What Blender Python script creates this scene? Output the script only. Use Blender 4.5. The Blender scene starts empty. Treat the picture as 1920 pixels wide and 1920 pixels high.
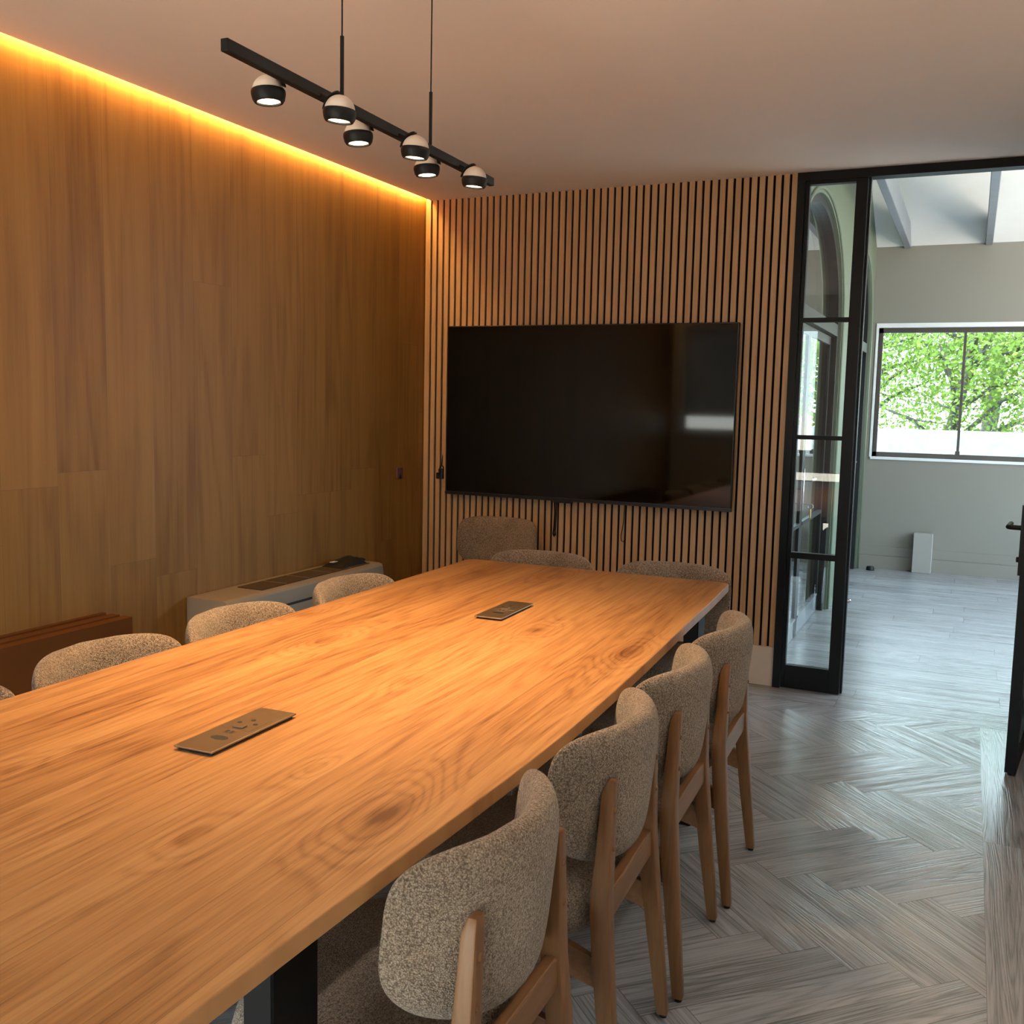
import bpy, bmesh, math, random
from mathutils import Vector, Matrix

random.seed(7)
S = bpy.context.scene
COL = S.collection
R = math.radians

# ------------------------------------------------------------------ camera
cam_d = bpy.data.cameras.new('camera')
cam = bpy.data.objects.new('camera', cam_d)
COL.objects.link(cam)
S.camera = cam
yaw, pitch, roll, FOC = 0.4292, -0.1095, 0.0214, 1866.7
_f = Vector((-math.sin(yaw) * math.cos(pitch), math.cos(yaw) * math.cos(pitch), math.sin(pitch)))
_r0 = Vector((math.cos(yaw), math.sin(yaw), 0))
_u0 = _r0.cross(_f)
_r = math.cos(roll) * _r0 + math.sin(roll) * _u0
_u = -math.sin(roll) * _r0 + math.cos(roll) * _u0
cam.matrix_world = Matrix(((_r.x, _u.x, -_f.x, 2.936), (_r.y, _u.y, -_f.y, -5.1482),
                           (_r.z, _u.z, -_f.z, 1.428), (0, 0, 0, 1)))
cam_d.sensor_width = 36.0
cam_d.lens = 36.0 * FOC / 1920.0
cam_d.clip_start = 0.02

# ------------------------------------------------------------------ world, sun, exposure
SKY = 10.5
SUN = 3.0
LED_STRENGTH = 130.0
FILL_STRENGTH = 60.0
FILL_COLOR = (1.0, 0.88, 0.76)
SPOT_WATTS = 36.0
SPOT_COLOR = (1.0, 0.62, 0.30)
LED_COLOR = (1.0, 0.50, 0.12)
W = bpy.data.worlds.new('world')
S.world = W
W.use_nodes = True
wn = W.node_tree.nodes
wl = W.node_tree.links
bg = wn['Background']
tc = wn.new('ShaderNodeTexCoord')
sep = wn.new('ShaderNodeSeparateXYZ')
wl.new(tc.outputs['Generated'], sep.inputs[0])
rampw = wn.new('ShaderNodeValToRGB')
rampw.color_ramp.elements[0].position = 0.485
rampw.color_ramp.elements[0].color = (1.0, 0.90, 0.76, 1)          # warm glow in place of ground, added to light the ceiling
e_ = rampw.color_ramp.elements.new(0.505)
e_.color = (0.76, 0.91, 1.0, 1)
rampw.color_ramp.elements[-1].position = 0.85
rampw.color_ramp.elements[-1].color = (0.58, 0.80, 1.0, 1)
map_ = wn.new('ShaderNodeMath')
map_.operation = 'MULTIPLY_ADD'
map_.inputs[1].default_value = 0.5
map_.inputs[2].default_value = 0.5
wl.new(sep.outputs['Z'], map_.inputs[0])
wl.new(map_.outputs[0], rampw.inputs[0])
wl.new(rampw.outputs[0], bg.inputs['Color'])
bg.inputs['Strength'].default_value = SKY

sun_d = bpy.data.lights.new('sun', 'SUN')
sun_d.energy = SUN
sun_d.angle = R(1.0)
sun_d.color = (1.0, 0.96, 0.88)
sun = bpy.data.objects.new('sun', sun_d)
COL.objects.link(sun)
sun.rotation_euler = Vector((0.62, 0.0, -0.78)).to_track_quat('-Z', 'Y').to_euler()

S.view_settings.view_transform = 'Standard'
S.view_settings.look = 'None'
S.view_settings.gamma = 1.0
S.view_settings.use_curve_mapping = False
S.view_settings.exposure = 0.12
S.cycles.use_denoising = True
S.cycles.max_bounces = 12
S.cycles.diffuse_bounces = 6
S.cycles.transparent_max_bounces = 24
S.cycles.transmission_bounces = 8
S.cycles.sample_clamp_indirect = 6.0
S.cycles.caustics_reflective = False
S.cycles.caustics_refractive = False


# ------------------------------------------------------------------ material helpers
class NB:
    """small node builder"""
    def __init__(self, name, rough=0.5, metal=0.0, spec=0.5):
        self.m = bpy.data.materials.new(name)
        self.m.use_nodes = True
        self.n = self.m.node_tree.nodes
        self.l = self.m.node_tree.links
        self.b = self.n['Principled BSDF']
        self.b.inputs['Roughness'].default_value = rough
        self.b.inputs['Metallic'].default_value = metal
        self.b.inputs['Specular IOR Level'].default_value = spec
        self.out = self.n['Material Output']

    def put(self, sock, v):
        if hasattr(v, 'links') or isinstance(v, bpy.types.NodeSocket):
            self.l.new(v, sock)
        else:
            sock.default_value = v

    def math(self, op, a, b=0.0, c=None):
        n = self.n.new('ShaderNodeMath')
        n.operation = op
        self.put(n.inputs[0], a)
        self.put(n.inputs[1], b)
        if c is not None:
            self.put(n.inputs[2], c)
        return n.outputs[0]

    def xyz(self, v):
        n = self.n.new('ShaderNodeSeparateXYZ')
        self.put(n.inputs[0], v)
        return n.outputs

    def vec(self, x, y, z):
        n = self.n.new('ShaderNodeCombineXYZ')
        self.put(n.inputs[0], x)
        self.put(n.inputs[1], y)
        self.put(n.inputs[2], z)
        return n.outputs[0]

    def noise(self, v, scale=1.0, detail=4.0, rough=0.55, dist=0.0):
        n = self.n.new('ShaderNodeTexNoise')
        self.put(n.inputs['Vector'], v)
        n.inputs['Scale'].default_value = scale
        n.inputs['Detail'].default_value = detail
        n.inputs['Roughness'].default_value = rough
        n.inputs['Distortion'].default_value = dist
        return n.outputs['Fac']

    def ramp(self, f, stops):
        n = self.n.new('ShaderNodeValToRGB')
        cr = n.color_ramp
        while len(cr.elements) < len(stops):
            cr.elements.new(0.5)
        for e, (p, c) in zip(cr.elements, stops):
            e.position = p
            e.color = (c[0], c[1], c[2], 1) if not isinstance(c, (int, float)) else (c, c, c, 1)
        self.put(n.inputs[0], f)
        return n.outputs[0]

    def mix(self, f, a, b, mode='MIX'):
        n = self.n.new('ShaderNodeMix')
        n.data_type = 'RGBA'
        n.blend_type = mode
        self.put(n.inputs['Factor'], f)
        for s, v in ((n.inputs[6], a), (n.inputs[7], b)):
            if isinstance(v, tuple):
                s.default_value = (v[0], v[1], v[2], 1)
            else:
                self.put(s, v)
        return n.outputs[2]

    def bump(self, h, strength=0.3, dist=0.002):
        n = self.n.new('ShaderNodeBump')
        n.inputs['Strength'].default_value = strength
        n.inputs['Distance'].default_value = dist
        self.put(n.inputs['Height'], h)
        self.l.new(n.outputs[0], self.b.inputs['Normal'])

    def color(self, v):
        if isinstance(v, tuple):
            self.b.inputs['Base Color'].default_value = (v[0], v[1], v[2], 1)
        else:
            self.l.new(v, self.b.inputs['Base Color'])

    def obj(self):
        n = self.n.new('ShaderNodeTexCoord')
        return n.outputs['Object']

    def attr(self, name):
        n = self.n.new('ShaderNodeAttribute')
        n.attribute_name = name
        return n


def plain(name, col, rough=0.5, metal=0.0, spec=0.5, var=0.06, scale=6.0, bump=0.0):
    """a painted / metal / plastic surface with slight procedural mottling"""
    b = NB(name, rough, metal, spec)
    nz = b.noise(b.obj(), scale, 5.0)
    k = tuple(c * (1 - var) for c in col)
    k2 = tuple(min(1, c * (1 + var)) for c in col)
    b.color(b.ramp(nz, [(0.3, k), (0.7, k2)]))
    if bump:
        b.bump(b.noise(b.obj(), 180.0, 3.0), bump, 0.001)
    return b.m


def wood_planks(name, dark, mid, light, rough, pores=0.35, figure=0.5, fig_scale=1.0, tone=0.25, bump=0.25, seam=0.0012,
                seam_col=(0.03, 0.02, 0.012), rings=16.0, spec=0.4, bumpd=0.0012, along=0.55):
    """planks: UV in metres along/across each board, attribute pl = (random, length, width)"""
    b = NB(name, rough, 0.0, spec)
    uvn = b.n.new('ShaderNodeUVMap')
    u, v, _ = b.xyz(uvn.outputs[0])
    pl = b.attr('pl')
    rnd, L, Wd = b.xyz(pl.outputs['Vector'])
    off = b.math('MULTIPLY', rnd, 37.0)
    off2 = b.math('MULTIPLY', rnd, 11.3)
    base = b.noise(b.vec(b.math('ADD', b.math('MULTIPLY', u, along * fig_scale), off),
                         b.math('ADD', b.math('MULTIPLY', v, 5.0 * fig_scale), off2), off), 1.0, 2.5, 0.5, 0.3)
    ring = b.math('SINE', b.math('MULTIPLY', base, rings * 6.283))
    ring = b.math('ADD', b.math('MULTIPLY', ring, 0.5), 0.5)
    ring = b.math('POWER', ring, 2.2)
    pore = b.noise(b.vec(b.math('ADD', b.math('MULTIPLY', u, 5.0), off), b.math('MULTIPLY', v, 190.0), off2), 1.0, 3.0, 0.6)
    fine = b.noise(b.vec(b.math('ADD', b.math('MULTIPLY', u, 1.3), off2), b.math('MULTIPLY', v, 42.0), off), 1.0, 4.0, 0.6)
    broad = b.noise(b.vec(b.math('ADD', b.math('MULTIPLY', u, 0.9), off), b.math('ADD', b.math('MULTIPLY', v, 6.0), off2), 0.0), 1.0, 3.0)
    f = b.math('ADD', b.math('MULTIPLY', fine, 0.55), b.math('MULTIPLY', broad, 0.45))
    f = b.math('SUBTRACT', f, b.math('MULTIPLY', ring, 0.22 * figure))
    f = b.math('ADD', f, b.math('MULTIPLY', b.math('SUBTRACT', rnd, 0.5), tone))
    p = b.math('MULTIPLY', b.math('SUBTRACT', 0.55, pore), pores)
    p = b.math('MAXIMUM', p, 0.0)
    f = b.math('SUBTRACT', f, b.math('MULTIPLY', p, 1.6))
    c = b.ramp(f, [(0.18, dark), (0.46, mid), (0.75, light)])
    # board joints
    e1 = b.math('MINIMUM', u, b.math('SUBTRACT', L, u))
    e2 = b.math('MINIMUM', v, b.math('SUBTRACT', Wd, v))
    e = b.math('MINIMUM', e1, e2)
    sm = b.math('LESS_THAN', e, seam)
    c = b.mix(b.math('MULTIPLY', sm, 0.75), c, seam_col)
    b.color(c)
    h = b.math('SUBTRACT', b.math('MULTIPLY', fine, 0.5), b.math('ADD', b.math('MULTIPLY', ring, 0.6 * figure), b.math('MULTIPLY', p, 2.0)))
    h = b.math('SUBTRACT', h, b.math('MULTIPLY', sm, 1.0))
    b.bump(h, bump, bumpd)
    rr = b.math('ADD', rough - 0.05, b.math('MULTIPLY', fine, 0.12))
    b.l.new(rr, b.b.inputs['Roughness'])
    return b.m


def wood_bar(name, dark, mid, light, axis=2, rough=0.45, scale=1.0, spec=0.35):
    """solid wooden members, grain along an object axis"""
    b = NB(name, rough, 0.0, spec)
    o = b.xyz(b.obj())
    oi = b.n.new('ShaderNodeObjectInfo')
    rnd = b.math('MULTIPLY', oi.outputs['Random'], 20.0)
    a = [o[0], o[1], o[2]]
    sc = [38.0 * scale] * 3
    sc[axis] = 1.7 * scale
    vv = b.vec(*[b.math('ADD', b.math('MULTIPLY', a[i], sc[i]), rnd) for i in range(3)])
    f1 = b.noise(vv, 1.0, 4.0, 0.6, 0.5)
    sc2 = [160.0] * 3
    sc2[axis] = 5.0
    f2 = b.noise(b.vec(*[b.math('MULTIPLY', a[i], sc2[i]) for i in range(3)]), 1.0, 3.0, 0.6)
    f = b.math('ADD', b.math('MULTIPLY', f1, 0.7), b.math('MULTIPLY', f2, 0.3))
    b.color(b.ramp(f, [(0.25, dark), (0.5, mid), (0.75, light)]))
    b.bump(f2, 0.12, 0.001)
    return b.m


def fabric_mat(name, dark, mid, light, scale=260.0):
    b = NB(name, 0.95, 0.0, 0.15)
    o = b.obj()
    vo = b.n.new('ShaderNodeTexVoronoi')
    vo.inputs['Scale'].default_value = scale
    b.put(vo.inputs['Vector'], o)
    d = vo.outputs['Distance']
    nz = b.noise(o, scale * 0.55, 3.0, 0.65, 0.6)
    big = b.noise(o, 9.0, 2.0)
    f = b.math('ADD', b.math('MULTIPLY', nz, 0.75), b.math('MULTIPLY', b.math('SUBTRACT', 0.6, d), 0.4))
    f = b.math('ADD', f, b.math('MULTIPLY', b.math('SUBTRACT', big, 0.5), 0.15))
    b.color(b.ramp(f, [(0.28, dark), (0.48, mid), (0.68, light)]))
    b.bump(b.math('SUBTRACT', nz, b.math('MULTIPLY', d, 0.8)), 0.9, 0.0035)
    b.b.inputs['Sheen Weight'].default_value = 0.25
    b.b.inputs['Sheen Roughness'].default_value = 0.5
    return b.m


def glass_mat(name, tint=(0.96, 0.985, 0.98), ior=1.5):
    m = bpy.data.materials.new(name)
    m.use_nodes = True
    n, l = m.node_tree.nodes, m.node_tree.links
    n.remove(n['Principled BSDF'])
    tr = n.new('ShaderNodeBsdfTransparent')
    tr.inputs[0].default_value = (*tint, 1)
    gl = n.new('ShaderNodeBsdfGlossy')
    gl.inputs['Roughness'].default_value = 0.0
    fr = n.new('ShaderNodeFresnel')
    fr.inputs[0].default_value = ior
    nz = n.new('ShaderNodeTexNoise')
    nz.inputs['Scale'].default_value = 0.7
    bp = n.new('ShaderNodeBump')
    bp.inputs['Strength'].default_value = 0.012
    l.new(nz.outputs['Fac'], bp.inputs['Height'])
    l.new(bp.outputs[0], gl.inputs['Normal'])
    def mth(op, p, q):
        k = n.new('ShaderNodeMath')
        k.operation = op
        for sk, v in ((k.inputs[0], p), (k.inputs[1], q)):
            if isinstance(v, bpy.types.NodeSocket):
                l.new(v, sk)
            else:
                sk.default_value = v
        return k.outputs[0]
    geo = n.new('ShaderNodeNewGeometry')
    inv = mth('SUBTRACT', 1.0, fr.outputs[0])
    both = mth('SUBTRACT', 1.0, mth('MULTIPLY', inv, inv))          # two faces of the pane
    front = mth('SUBTRACT', 1.0, geo.outputs['Backfacing'])
    mx = n.new('ShaderNodeMixShader')
    l.new(mth('MULTIPLY', both, front), mx.inputs[0])
    l.new(tr.outputs[0], mx.inputs[1])
    l.new(gl.outputs[0], mx.inputs[2])
    l.new(mx.outputs[0], n['Material Output'].inputs['Surface'])
    return m


def emit_mat(name, col, strength):
    m = bpy.data.materials.new(name)
    m.use_nodes = True
    n, l = m.node_tree.nodes, m.node_tree.links
    n.remove(n['Principled BSDF'])
    e = n.new('ShaderNodeEmission')
    e.inputs[0].default_value = (*col, 1)
    e.inputs[1].default_value = strength
    l.new(e.outputs[0], n['Material Output'].inputs['Surface'])
    return m


# ------------------------------------------------------------------ materials
M = {}
M['wall_wood'] = wood_planks('oak_wall_boards', (0.215, 0.096, 0.018), (0.320, 0.158, 0.035), (0.390, 0.206, 0.052), 0.5,
                             pores=0.16, figure=0.6, fig_scale=0.8, tone=0.16, bump=0.06, seam=0.0007, seam_col=(0.16, 0.09, 0.04), rings=7.0)
M['floor_wood'] = wood_planks('pale_oak_floor', (0.155, 0.156, 0.158), (0.315, 0.324, 0.340), (0.400, 0.412, 0.430), 0.20,
                              pores=0.50, figure=0.62, fig_scale=1.25, tone=0.10, bump=0.5, seam=0.0012, seam_col=(0.09, 0.07, 0.05), rings=34.0, bumpd=0.0016, along=0.30)
M['slat'] = wood_bar('oak_slats', (0.42, 0.27, 0.140), (0.54, 0.36, 0.20), (0.61, 0.42, 0.245), 2, 0.5, 0.8)
M['felt'] = plain('black_felt', (0.006, 0.006, 0.007), 0.95, 0, 0.1)
M['chair_wood'] = wood_bar('ash_chair_wood', (0.12, 0.053, 0.019), (0.185, 0.088, 0.034), (0.24, 0.122, 0.052), 2, 0.42)
M['chair_wood_y'] = wood_bar('ash_chair_rail', (0.12, 0.053, 0.019), (0.185, 0.088, 0.034), (0.24, 0.122, 0.052), 0, 0.42)
M['fabric'] = fabric_mat('beige_boucle', (0.115, 0.083, 0.056), (0.295, 0.230, 0.166), (0.48, 0.40, 0.30), 340.0)
M['ceiling'] = plain('ceiling_paint', (0.92, 0.86, 0.80), 0.8, 0, 0.3, 0.02, 1.5)
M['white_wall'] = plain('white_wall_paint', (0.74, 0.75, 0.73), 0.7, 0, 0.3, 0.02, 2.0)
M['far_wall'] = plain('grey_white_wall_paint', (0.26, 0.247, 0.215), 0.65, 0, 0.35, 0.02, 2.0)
M['green_wall'] = plain('sage_wall_paint', (0.135, 0.165, 0.115), 0.6, 0, 0.35, 0.04, 2.0)
M['skirting'] = plain('skirting_white', (0.62, 0.54, 0.45), 0.5, 0, 0.4, 0.02)
M['boxing'] = plain('boxing_paint', (0.36, 0.35, 0.32), 0.6, 0, 0.3, 0.02)
M['white_trim'] = plain('white_trim', (0.80, 0.83, 0.84), 0.45, 0, 0.4, 0.02)
M['black_steel'] = plain('black_steel', (0.004, 0.004, 0.005), 0.45, 0.0, 0.22, 0.2)
M['leg_black'] = plain('table_leg_black', (0.0022, 0.0022, 0.0026), 0.5, 0.0, 0.14, 0.2)
M['black_matt'] = plain('black_matt', (0.006, 0.006, 0.007), 0.5, 0.0, 0.3, 0.2)
M['door_steel'] = plain('arch_door_steel', (0.014, 0.016, 0.018), 0.42, 0.0, 0.35, 0.2)
M['kick'] = plain('kick_panel_grey', (0.16, 0.18, 0.20), 0.22, 0.0, 0.8, 0.1)
M['alu'] = plain('brown_window_frame', (0.10, 0.085, 0.075), 0.4, 0.3, 0.5, 0.1)
M['beam'] = plain('grey_steel_beam', (0.24, 0.27, 0.31), 0.4, 0.2, 0.5, 0.08)
M['chrome'] = plain('satin_chrome', (0.62, 0.62, 0.62), 0.22, 1.0, 0.5, 0.05)
M['brass'] = plain('brass_tag', (0.62, 0.36, 0.14), 0.4, 0.2, 0.5, 0.1)
M['screen'] = plain('black_screen', (0.0008, 0.0008, 0.0010), 0.045, 0.0, 0.42, 0.0)
M['bezel'] = plain('black_bezel', (0.006, 0.006, 0.007), 0.35, 0.0, 0.5, 0.1)
M['bronze_plate'] = plain('bronze_plate', (0.30, 0.225, 0.150), 0.34, 0.85, 0.5, 0.05, 40.0)
M['bronze_dark'] = plain('dark_underplate', (0.012, 0.010, 0.009), 0.6)
M['heater_white'] = plain('fan_coil_enamel', (0.28, 0.235, 0.18), 0.5, 0, 0.4, 0.03)
M['grille'] = plain('grille_brown', (0.10, 0.066, 0.035), 0.55, 0, 0.3, 0.1)
M['brown_board'] = plain('brown_board_face', (0.115, 0.045, 0.015), 0.85, 0, 0.04, 0.06, 3.0)
M['pouch'] = plain('black_pouch_nylon', (0.006, 0.006, 0.007), 0.6, 0, 0.4, 0.2, 30, 0.4)
M['label_white'] = plain('white_label', (0.7, 0.7, 0.68), 0.6)
M['purple'] = plain('purple_plate', (0.17, 0.075, 0.115), 0.5)
M['dome'] = plain('white_lamp_dome', (0.86, 0.74, 0.62), 0.32, 0, 0.5, 0.02)
M['glass'] = glass_mat('clear_glass')
M['lens'] = emit_mat('lamp_lens', (1.0, 0.80, 0.50), 9.0)
M['led'] = emit_mat('led_strip', LED_COLOR, LED_STRENGTH)
M['fill_strip'] = emit_mat('added_led_fill', FILL_COLOR, FILL_STRENGTH)
M['blind'] = plain('roller_blind_cloth', (0.42, 0.41, 0.39), 0.85, 0, 0.1, 0.03, 80.0)
_n, _l = M['blind'].node_tree.nodes, M['blind'].node_tree.links
_t = _n.new('ShaderNodeBsdfTranslucent')
_t.inputs[0].default_value = (0.34, 0.33, 0.32, 1)
_x = _n.new('ShaderNodeMixShader')
_x.inputs[0].default_value = 0.55
_l.new(_n['Principled BSDF'].outputs[0], _x.inputs[1])
_l.new(_t.outputs[0], _x.inputs[2])
_l.new(_x.outputs[0], _n['Material Output'].inputs['Surface'])
M['ext_wall'] = plain('garden_wall_plaster', (0.34, 0.35, 0.35), 0.8, 0, 0.2, 0.25, 4.0)
M['ground'] = plain('paving_ground', (0.25, 0.25, 0.24), 0.9, 0, 0.2, 0.1, 2.0)
M['bark'] = plain('pale_bark', (0.11, 0.098, 0.09), 0.9, 0, 0.2, 0.25, 14.0, 0.6)


def table_mat():
    b = NB('oak_tabletop', 0.36, 0.0, 0.45)
    o = b.xyz(b.obj())
    x, y, z = o[0], o[1], o[2]
    xs = b.math('ADD', x, b.math('MULTIPLY', b.math('ADD', y, 4.25), 0.0225))
    q = b.math('DIVIDE', b.math('SUBTRACT', xs, 1.925), 0.1225)
    idx = b.math('FLOOR', q)
    fr = b.math('SUBTRACT', q, idx)
    wn_ = b.n.new('ShaderNodeTexWhiteNoise')
    wn_.noise_dimensions = '1D'
    b.put(wn_.inputs['W'], b.math('ADD', idx, 3.7))
    rnd = wn_.outputs['Value']
    off = b.math('MULTIPLY', rnd, 29.0)
    base = b.noise(b.vec(b.math('ADD', b.math('MULTIPLY', xs, 4.5), off), b.math('ADD', b.math('MULTIPLY', y, 0.50), off), off), 1.0, 3.0, 0.5, 0.35)
    knots = [(2.119, -2.565, .05, .9), (2.10, -3.80, .055, 1.1), (1.315, -2.861, .05, .9), (1.796, -2.446, .04, .8),
             (1.876, -3.683, .018, .4), (1.877, -4.014, .03, .6), (1.06, -2.62, .05, .7), (1.50, -1.55, .035, .6),
             (1.40, -3.95, .03, .5), (1.72, -3.10, .03, .4)]
    kn_dark = None
    for kx, ky, kr, ka in knots:
        dx = b.math('DIVIDE', b.math('SUBTRACT', x, kx), kr)
        dy = b.math('DIVIDE', b.math('SUBTRACT', y, ky), kr * 2.4)
        d2 = b.math('ADD', b.math('MULTIPLY', dx, dx), b.math('MULTIPLY', dy, dy))
        g = b.math('MULTIPLY', b.math('EXPONENT', b.math('MULTIPLY', d2, -0.5)), ka * 0.34)
        base = b.math('ADD', base, g)
        dk = b.math('MULTIPLY', b.math('EXPONENT', b.math('MULTIPLY', d2, -3.2)), ka)
        kn_dark = dk if kn_dark is None else b.math('ADD', kn_dark, dk)
    ring = b.math('SINE', b.math('MULTIPLY', base, 14.0 * 6.283))
    ring = b.math('POWER', b.math('ADD', b.math('MULTIPLY', ring, 0.5), 0.5), 2.5)
    pore = b.noise(b.vec(b.math('MULTIPLY', xs, 210.0), b.math('ADD', b.math('MULTIPLY', y, 5.5), off), off), 1.0, 3.0, 0.6)
    fine = b.noise(b.vec(b.math('MULTIPLY', xs, 70.0), b.math('ADD', b.math('MULTIPLY', y, 2.0), off), 0.0), 1.0, 4.0, 0.6)
    f = b.math('ADD', b.math('MULTIPLY', fine, 0.75), 0.15)
    f = b.math('SUBTRACT', f, b.math('MULTIPLY', ring, 0.13))
    p = b.math('MAXIMUM', b.math('MULTIPLY', b.math('SUBTRACT', 0.52, pore), 0.5), 0.0)
    f = b.math('SUBTRACT', f, b.math('MULTIPLY', p, 1.8))
    f = b.math('ADD', f, b.math('MULTIPLY', b.math('SUBTRACT', rnd, 0.5), 0.16))
    f = b.math('SUBTRACT', f, b.math('MULTIPLY', kn_dark, 0.32))
    c = b.ramp(f, [(0.05, (0.12, 0.046, 0.016)), (0.32, (0.310, 0.143, 0.052)), (0.50, (0.420, 0.211, 0.080)), (0.72, (0.510, 0.280, 0.114))])
    e = b.math('MULTIPLY', b.math('MINIMUM', fr, b.math('SUBTRACT', 1.0, fr)), 0.1225)
    sm = b.math('LESS_THAN', e, 0.0007)
    c = b.mix(b.math('MULTIPLY', sm, 0.45), c, (0.12, 0.06, 0.03))
    b.color(c)
    b.bump(b.math('SUBTRACT', b.math('MULTIPLY', fine, 0.4), b.math('ADD', b.math('MULTIPLY', ring, 0.25), p)), 0.18, 0.001)
    return b.m


M['table'] = table_mat()


def leaf_mat(name, c1, c2):
    b = NB(name, 0.5, 0.0, 0.3)
    gi = b.n.new('ShaderNodeNewGeometry')
    b.color(b.ramp(b.noise(gi.outputs['Position'], 3.5, 3.0), [(0.3, c1), (0.7, c2)]))
    t = b.n.new('ShaderNodeBsdfTranslucent')
    t.inputs[0].default_value = (c2[0], c2[1], c2[2], 1)
    mx = b.n.new('ShaderNodeMixShader')
    mx.inputs[0].default_value = 0.45
    b.l.new(b.b.outputs[0], mx.inputs[1])
    b.l.new(t.outputs[0], mx.inputs[2])
    b.l.new(mx.outputs[0], b.out.inputs['Surface'])
    return b.m


M['leaf'] = leaf_mat('green_leaves', (0.100, 0.210, 0.030), (0.240, 0.350, 0.060))
M['leaf_dark'] = leaf_mat('deep_green_leaves', (0.050, 0.150, 0.030), (0.130, 0.270, 0.055))
M['leaf_yellow'] = leaf_mat('yellow_green_leaves', (0.170, 0.250, 0.040), (0.330, 0.400, 0.090))


# ------------------------------------------------------------------ mesh helpers
def add_box(bm, x0, x1, y0, y1, z0, z1, bev=0.0, seg=1):
    vs = [bm.verts.new((x, y, z)) for x in (x0, x1) for y in (y0, y1) for z in (z0, z1)]
    fs = [(0, 1, 3, 2), (4, 6, 7, 5), (0, 4, 5, 1), (2, 3, 7, 6), (0, 2, 6, 4), (1, 5, 7, 3)]
    faces = [bm.faces.new([vs[i] for i in f]) for f in fs]
    if bev > 0:
        es = list({e for f in faces for e in f.edges})
        bmesh.ops.bevel(bm, geom=es, offset=bev, segments=seg, profile=0.5, affect='EDGES')
    return vs


def add_prism(bm, pts, axis_vec, bev=0.0):
    """extrude a planar polygon (list of 3-D points) along a vector"""
    a = [bm.verts.new(p) for p in pts]
    d = Vector(axis_vec)
    c = [bm.verts.new(Vector(p) + d) for p in pts]
    n = len(pts)
    fs = [bm.faces.new(a), bm.faces.new(list(reversed(c)))]
    for i in range(n):
        fs.append(bm.faces.new((a[i], c[i], c[(i + 1) % n], a[(i + 1) % n])))
    if bev:
        es = list({e for f in fs for e in f.edges})
        bmesh.ops.bevel(bm, geom=es, offset=bev, segments=2, profile=0.5, affect='EDGES')


def add_tube(bm, pts, rad, seg=10, cap=True):
    pts = [Vector(p) for p in pts]
    rads = rad if isinstance(rad, (list, tuple)) else [rad] * len(pts)
    rings = []
    up = None
    for i, p in enumerate(pts):
        d = (pts[min(i + 1, len(pts) - 1)] - pts[max(i - 1, 0)]).normalized()
        if up is None:
            up = d.orthogonal().normalized()
        else:
            up = (up - d * up.dot(d))
            up = up.normalized() if up.length > 1e-6 else d.orthogonal().normalized()
        w = d.cross(up)
        rings.append([bm.verts.new(p + rads[i] * (math.cos(2 * math.pi * k / seg) * up + math.sin(2 * math.pi * k / seg) * w)) for k in range(seg)])
    for a, b in zip(rings, rings[1:]):
        for k in range(seg):
            bm.faces.new((a[k], a[(k + 1) % seg], b[(k + 1) % seg], b[k]))
    if cap:
        bm.faces.new(list(reversed(rings[0])))
        bm.faces.new(rings[-1])


def add_lathe(bm, prof, c=(0, 0, 0), seg=32, mat=None):
    """revolve (r, z) profile about a vertical axis through c"""
    c = Vector(c)
    rings = []
    for r, z in prof:
        if r < 1e-6:
            p = Vector((0, 0, z))
            rings.append([bm.verts.new(c + (mat @ p if mat else p))])
        else:
            rg = []
            for k in range(seg):
                p = Vector((r * math.cos(2 * math.pi * k / seg), r * math.sin(2 * math.pi * k / seg), z))
                rg.append(bm.verts.new(c + (mat @ p if mat else p)))
            rings.append(rg)
    for a, b in zip(rings, rings[1:]):
        if len(a) == 1 and len(b) == 1:
            continue
        for k in range(seg):
            k2 = (k + 1) % seg
            if len(a) == 1:
                bm.faces.new((a[0], b[k2], b[k]))
            elif len(b) == 1:
                bm.faces.new((a[k], a[k2], b[0]))
            else:
                bm.faces.new((a[k], a[k2], b[k2], b[k]))


def link(name, bm, mat, parent=None, smooth=False, sharp=None):
    bmesh.ops.recalc_face_normals(bm, faces=bm.faces)
    if parent is not None:
        off = Vector(parent.get('_base', (0, 0, 0)))
        if off.length:
            bmesh.ops.translate(bm, verts=bm.verts, vec=-off)
    me = bpy.data.meshes.new(name)
    bm.to_mesh(me)
    bm.free()
    if smooth:
        me.shade_smooth()
        if sharp:
            me.set_sharp_from_angle(angle=R(sharp))
    me.materials.append(mat)
    o = bpy.data.objects.new(name, me)
    COL.objects.link(o)
    if parent is not None:
        o.parent = parent
        # a sub-part's mesh is written in the same space as its part's
        if parent.type == 'MESH':
            o['_base'] = parent.get('_base', (0, 0, 0))
        else:
            o['_base'] = parent.get('_base', (0, 0, 0))
    return o


def tag(o, label=None, cat=None, group=None, kind=None):
    if label:
        o['label'] = label
    if cat:
        o['category'] = cat
    if group:
        o['group'] = group
    if kind:
        o['kind'] = kind
    return o


def thing(name, loc, label, cat, group=None, kind=None):
    o = bpy.data.objects.new(name, None)
    o.empty_display_size = 0.1
    o.location = loc
    o['_base'] = tuple(loc)
    COL.objects.link(o)
    return tag(o, label, cat, group, kind)


def boxes(name, lst, mat, parent=None, bev=0.0):
    bm = bmesh.new()
    for b in lst:
        add_box(bm, *b, bev=bev)
    return link(name, bm, mat, parent)


def struct(name, bm, mat, label, cat, parent=None):
    o = link(name, bm, mat, parent)
    tag(o, label, cat, None, 'structure')
    return o


def sbox(name, lst, mat, label, cat):
    bm = bmesh.new()
    for b in lst:
        add_box(bm, *b)
    return struct(name, bm, mat, label, cat)


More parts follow.
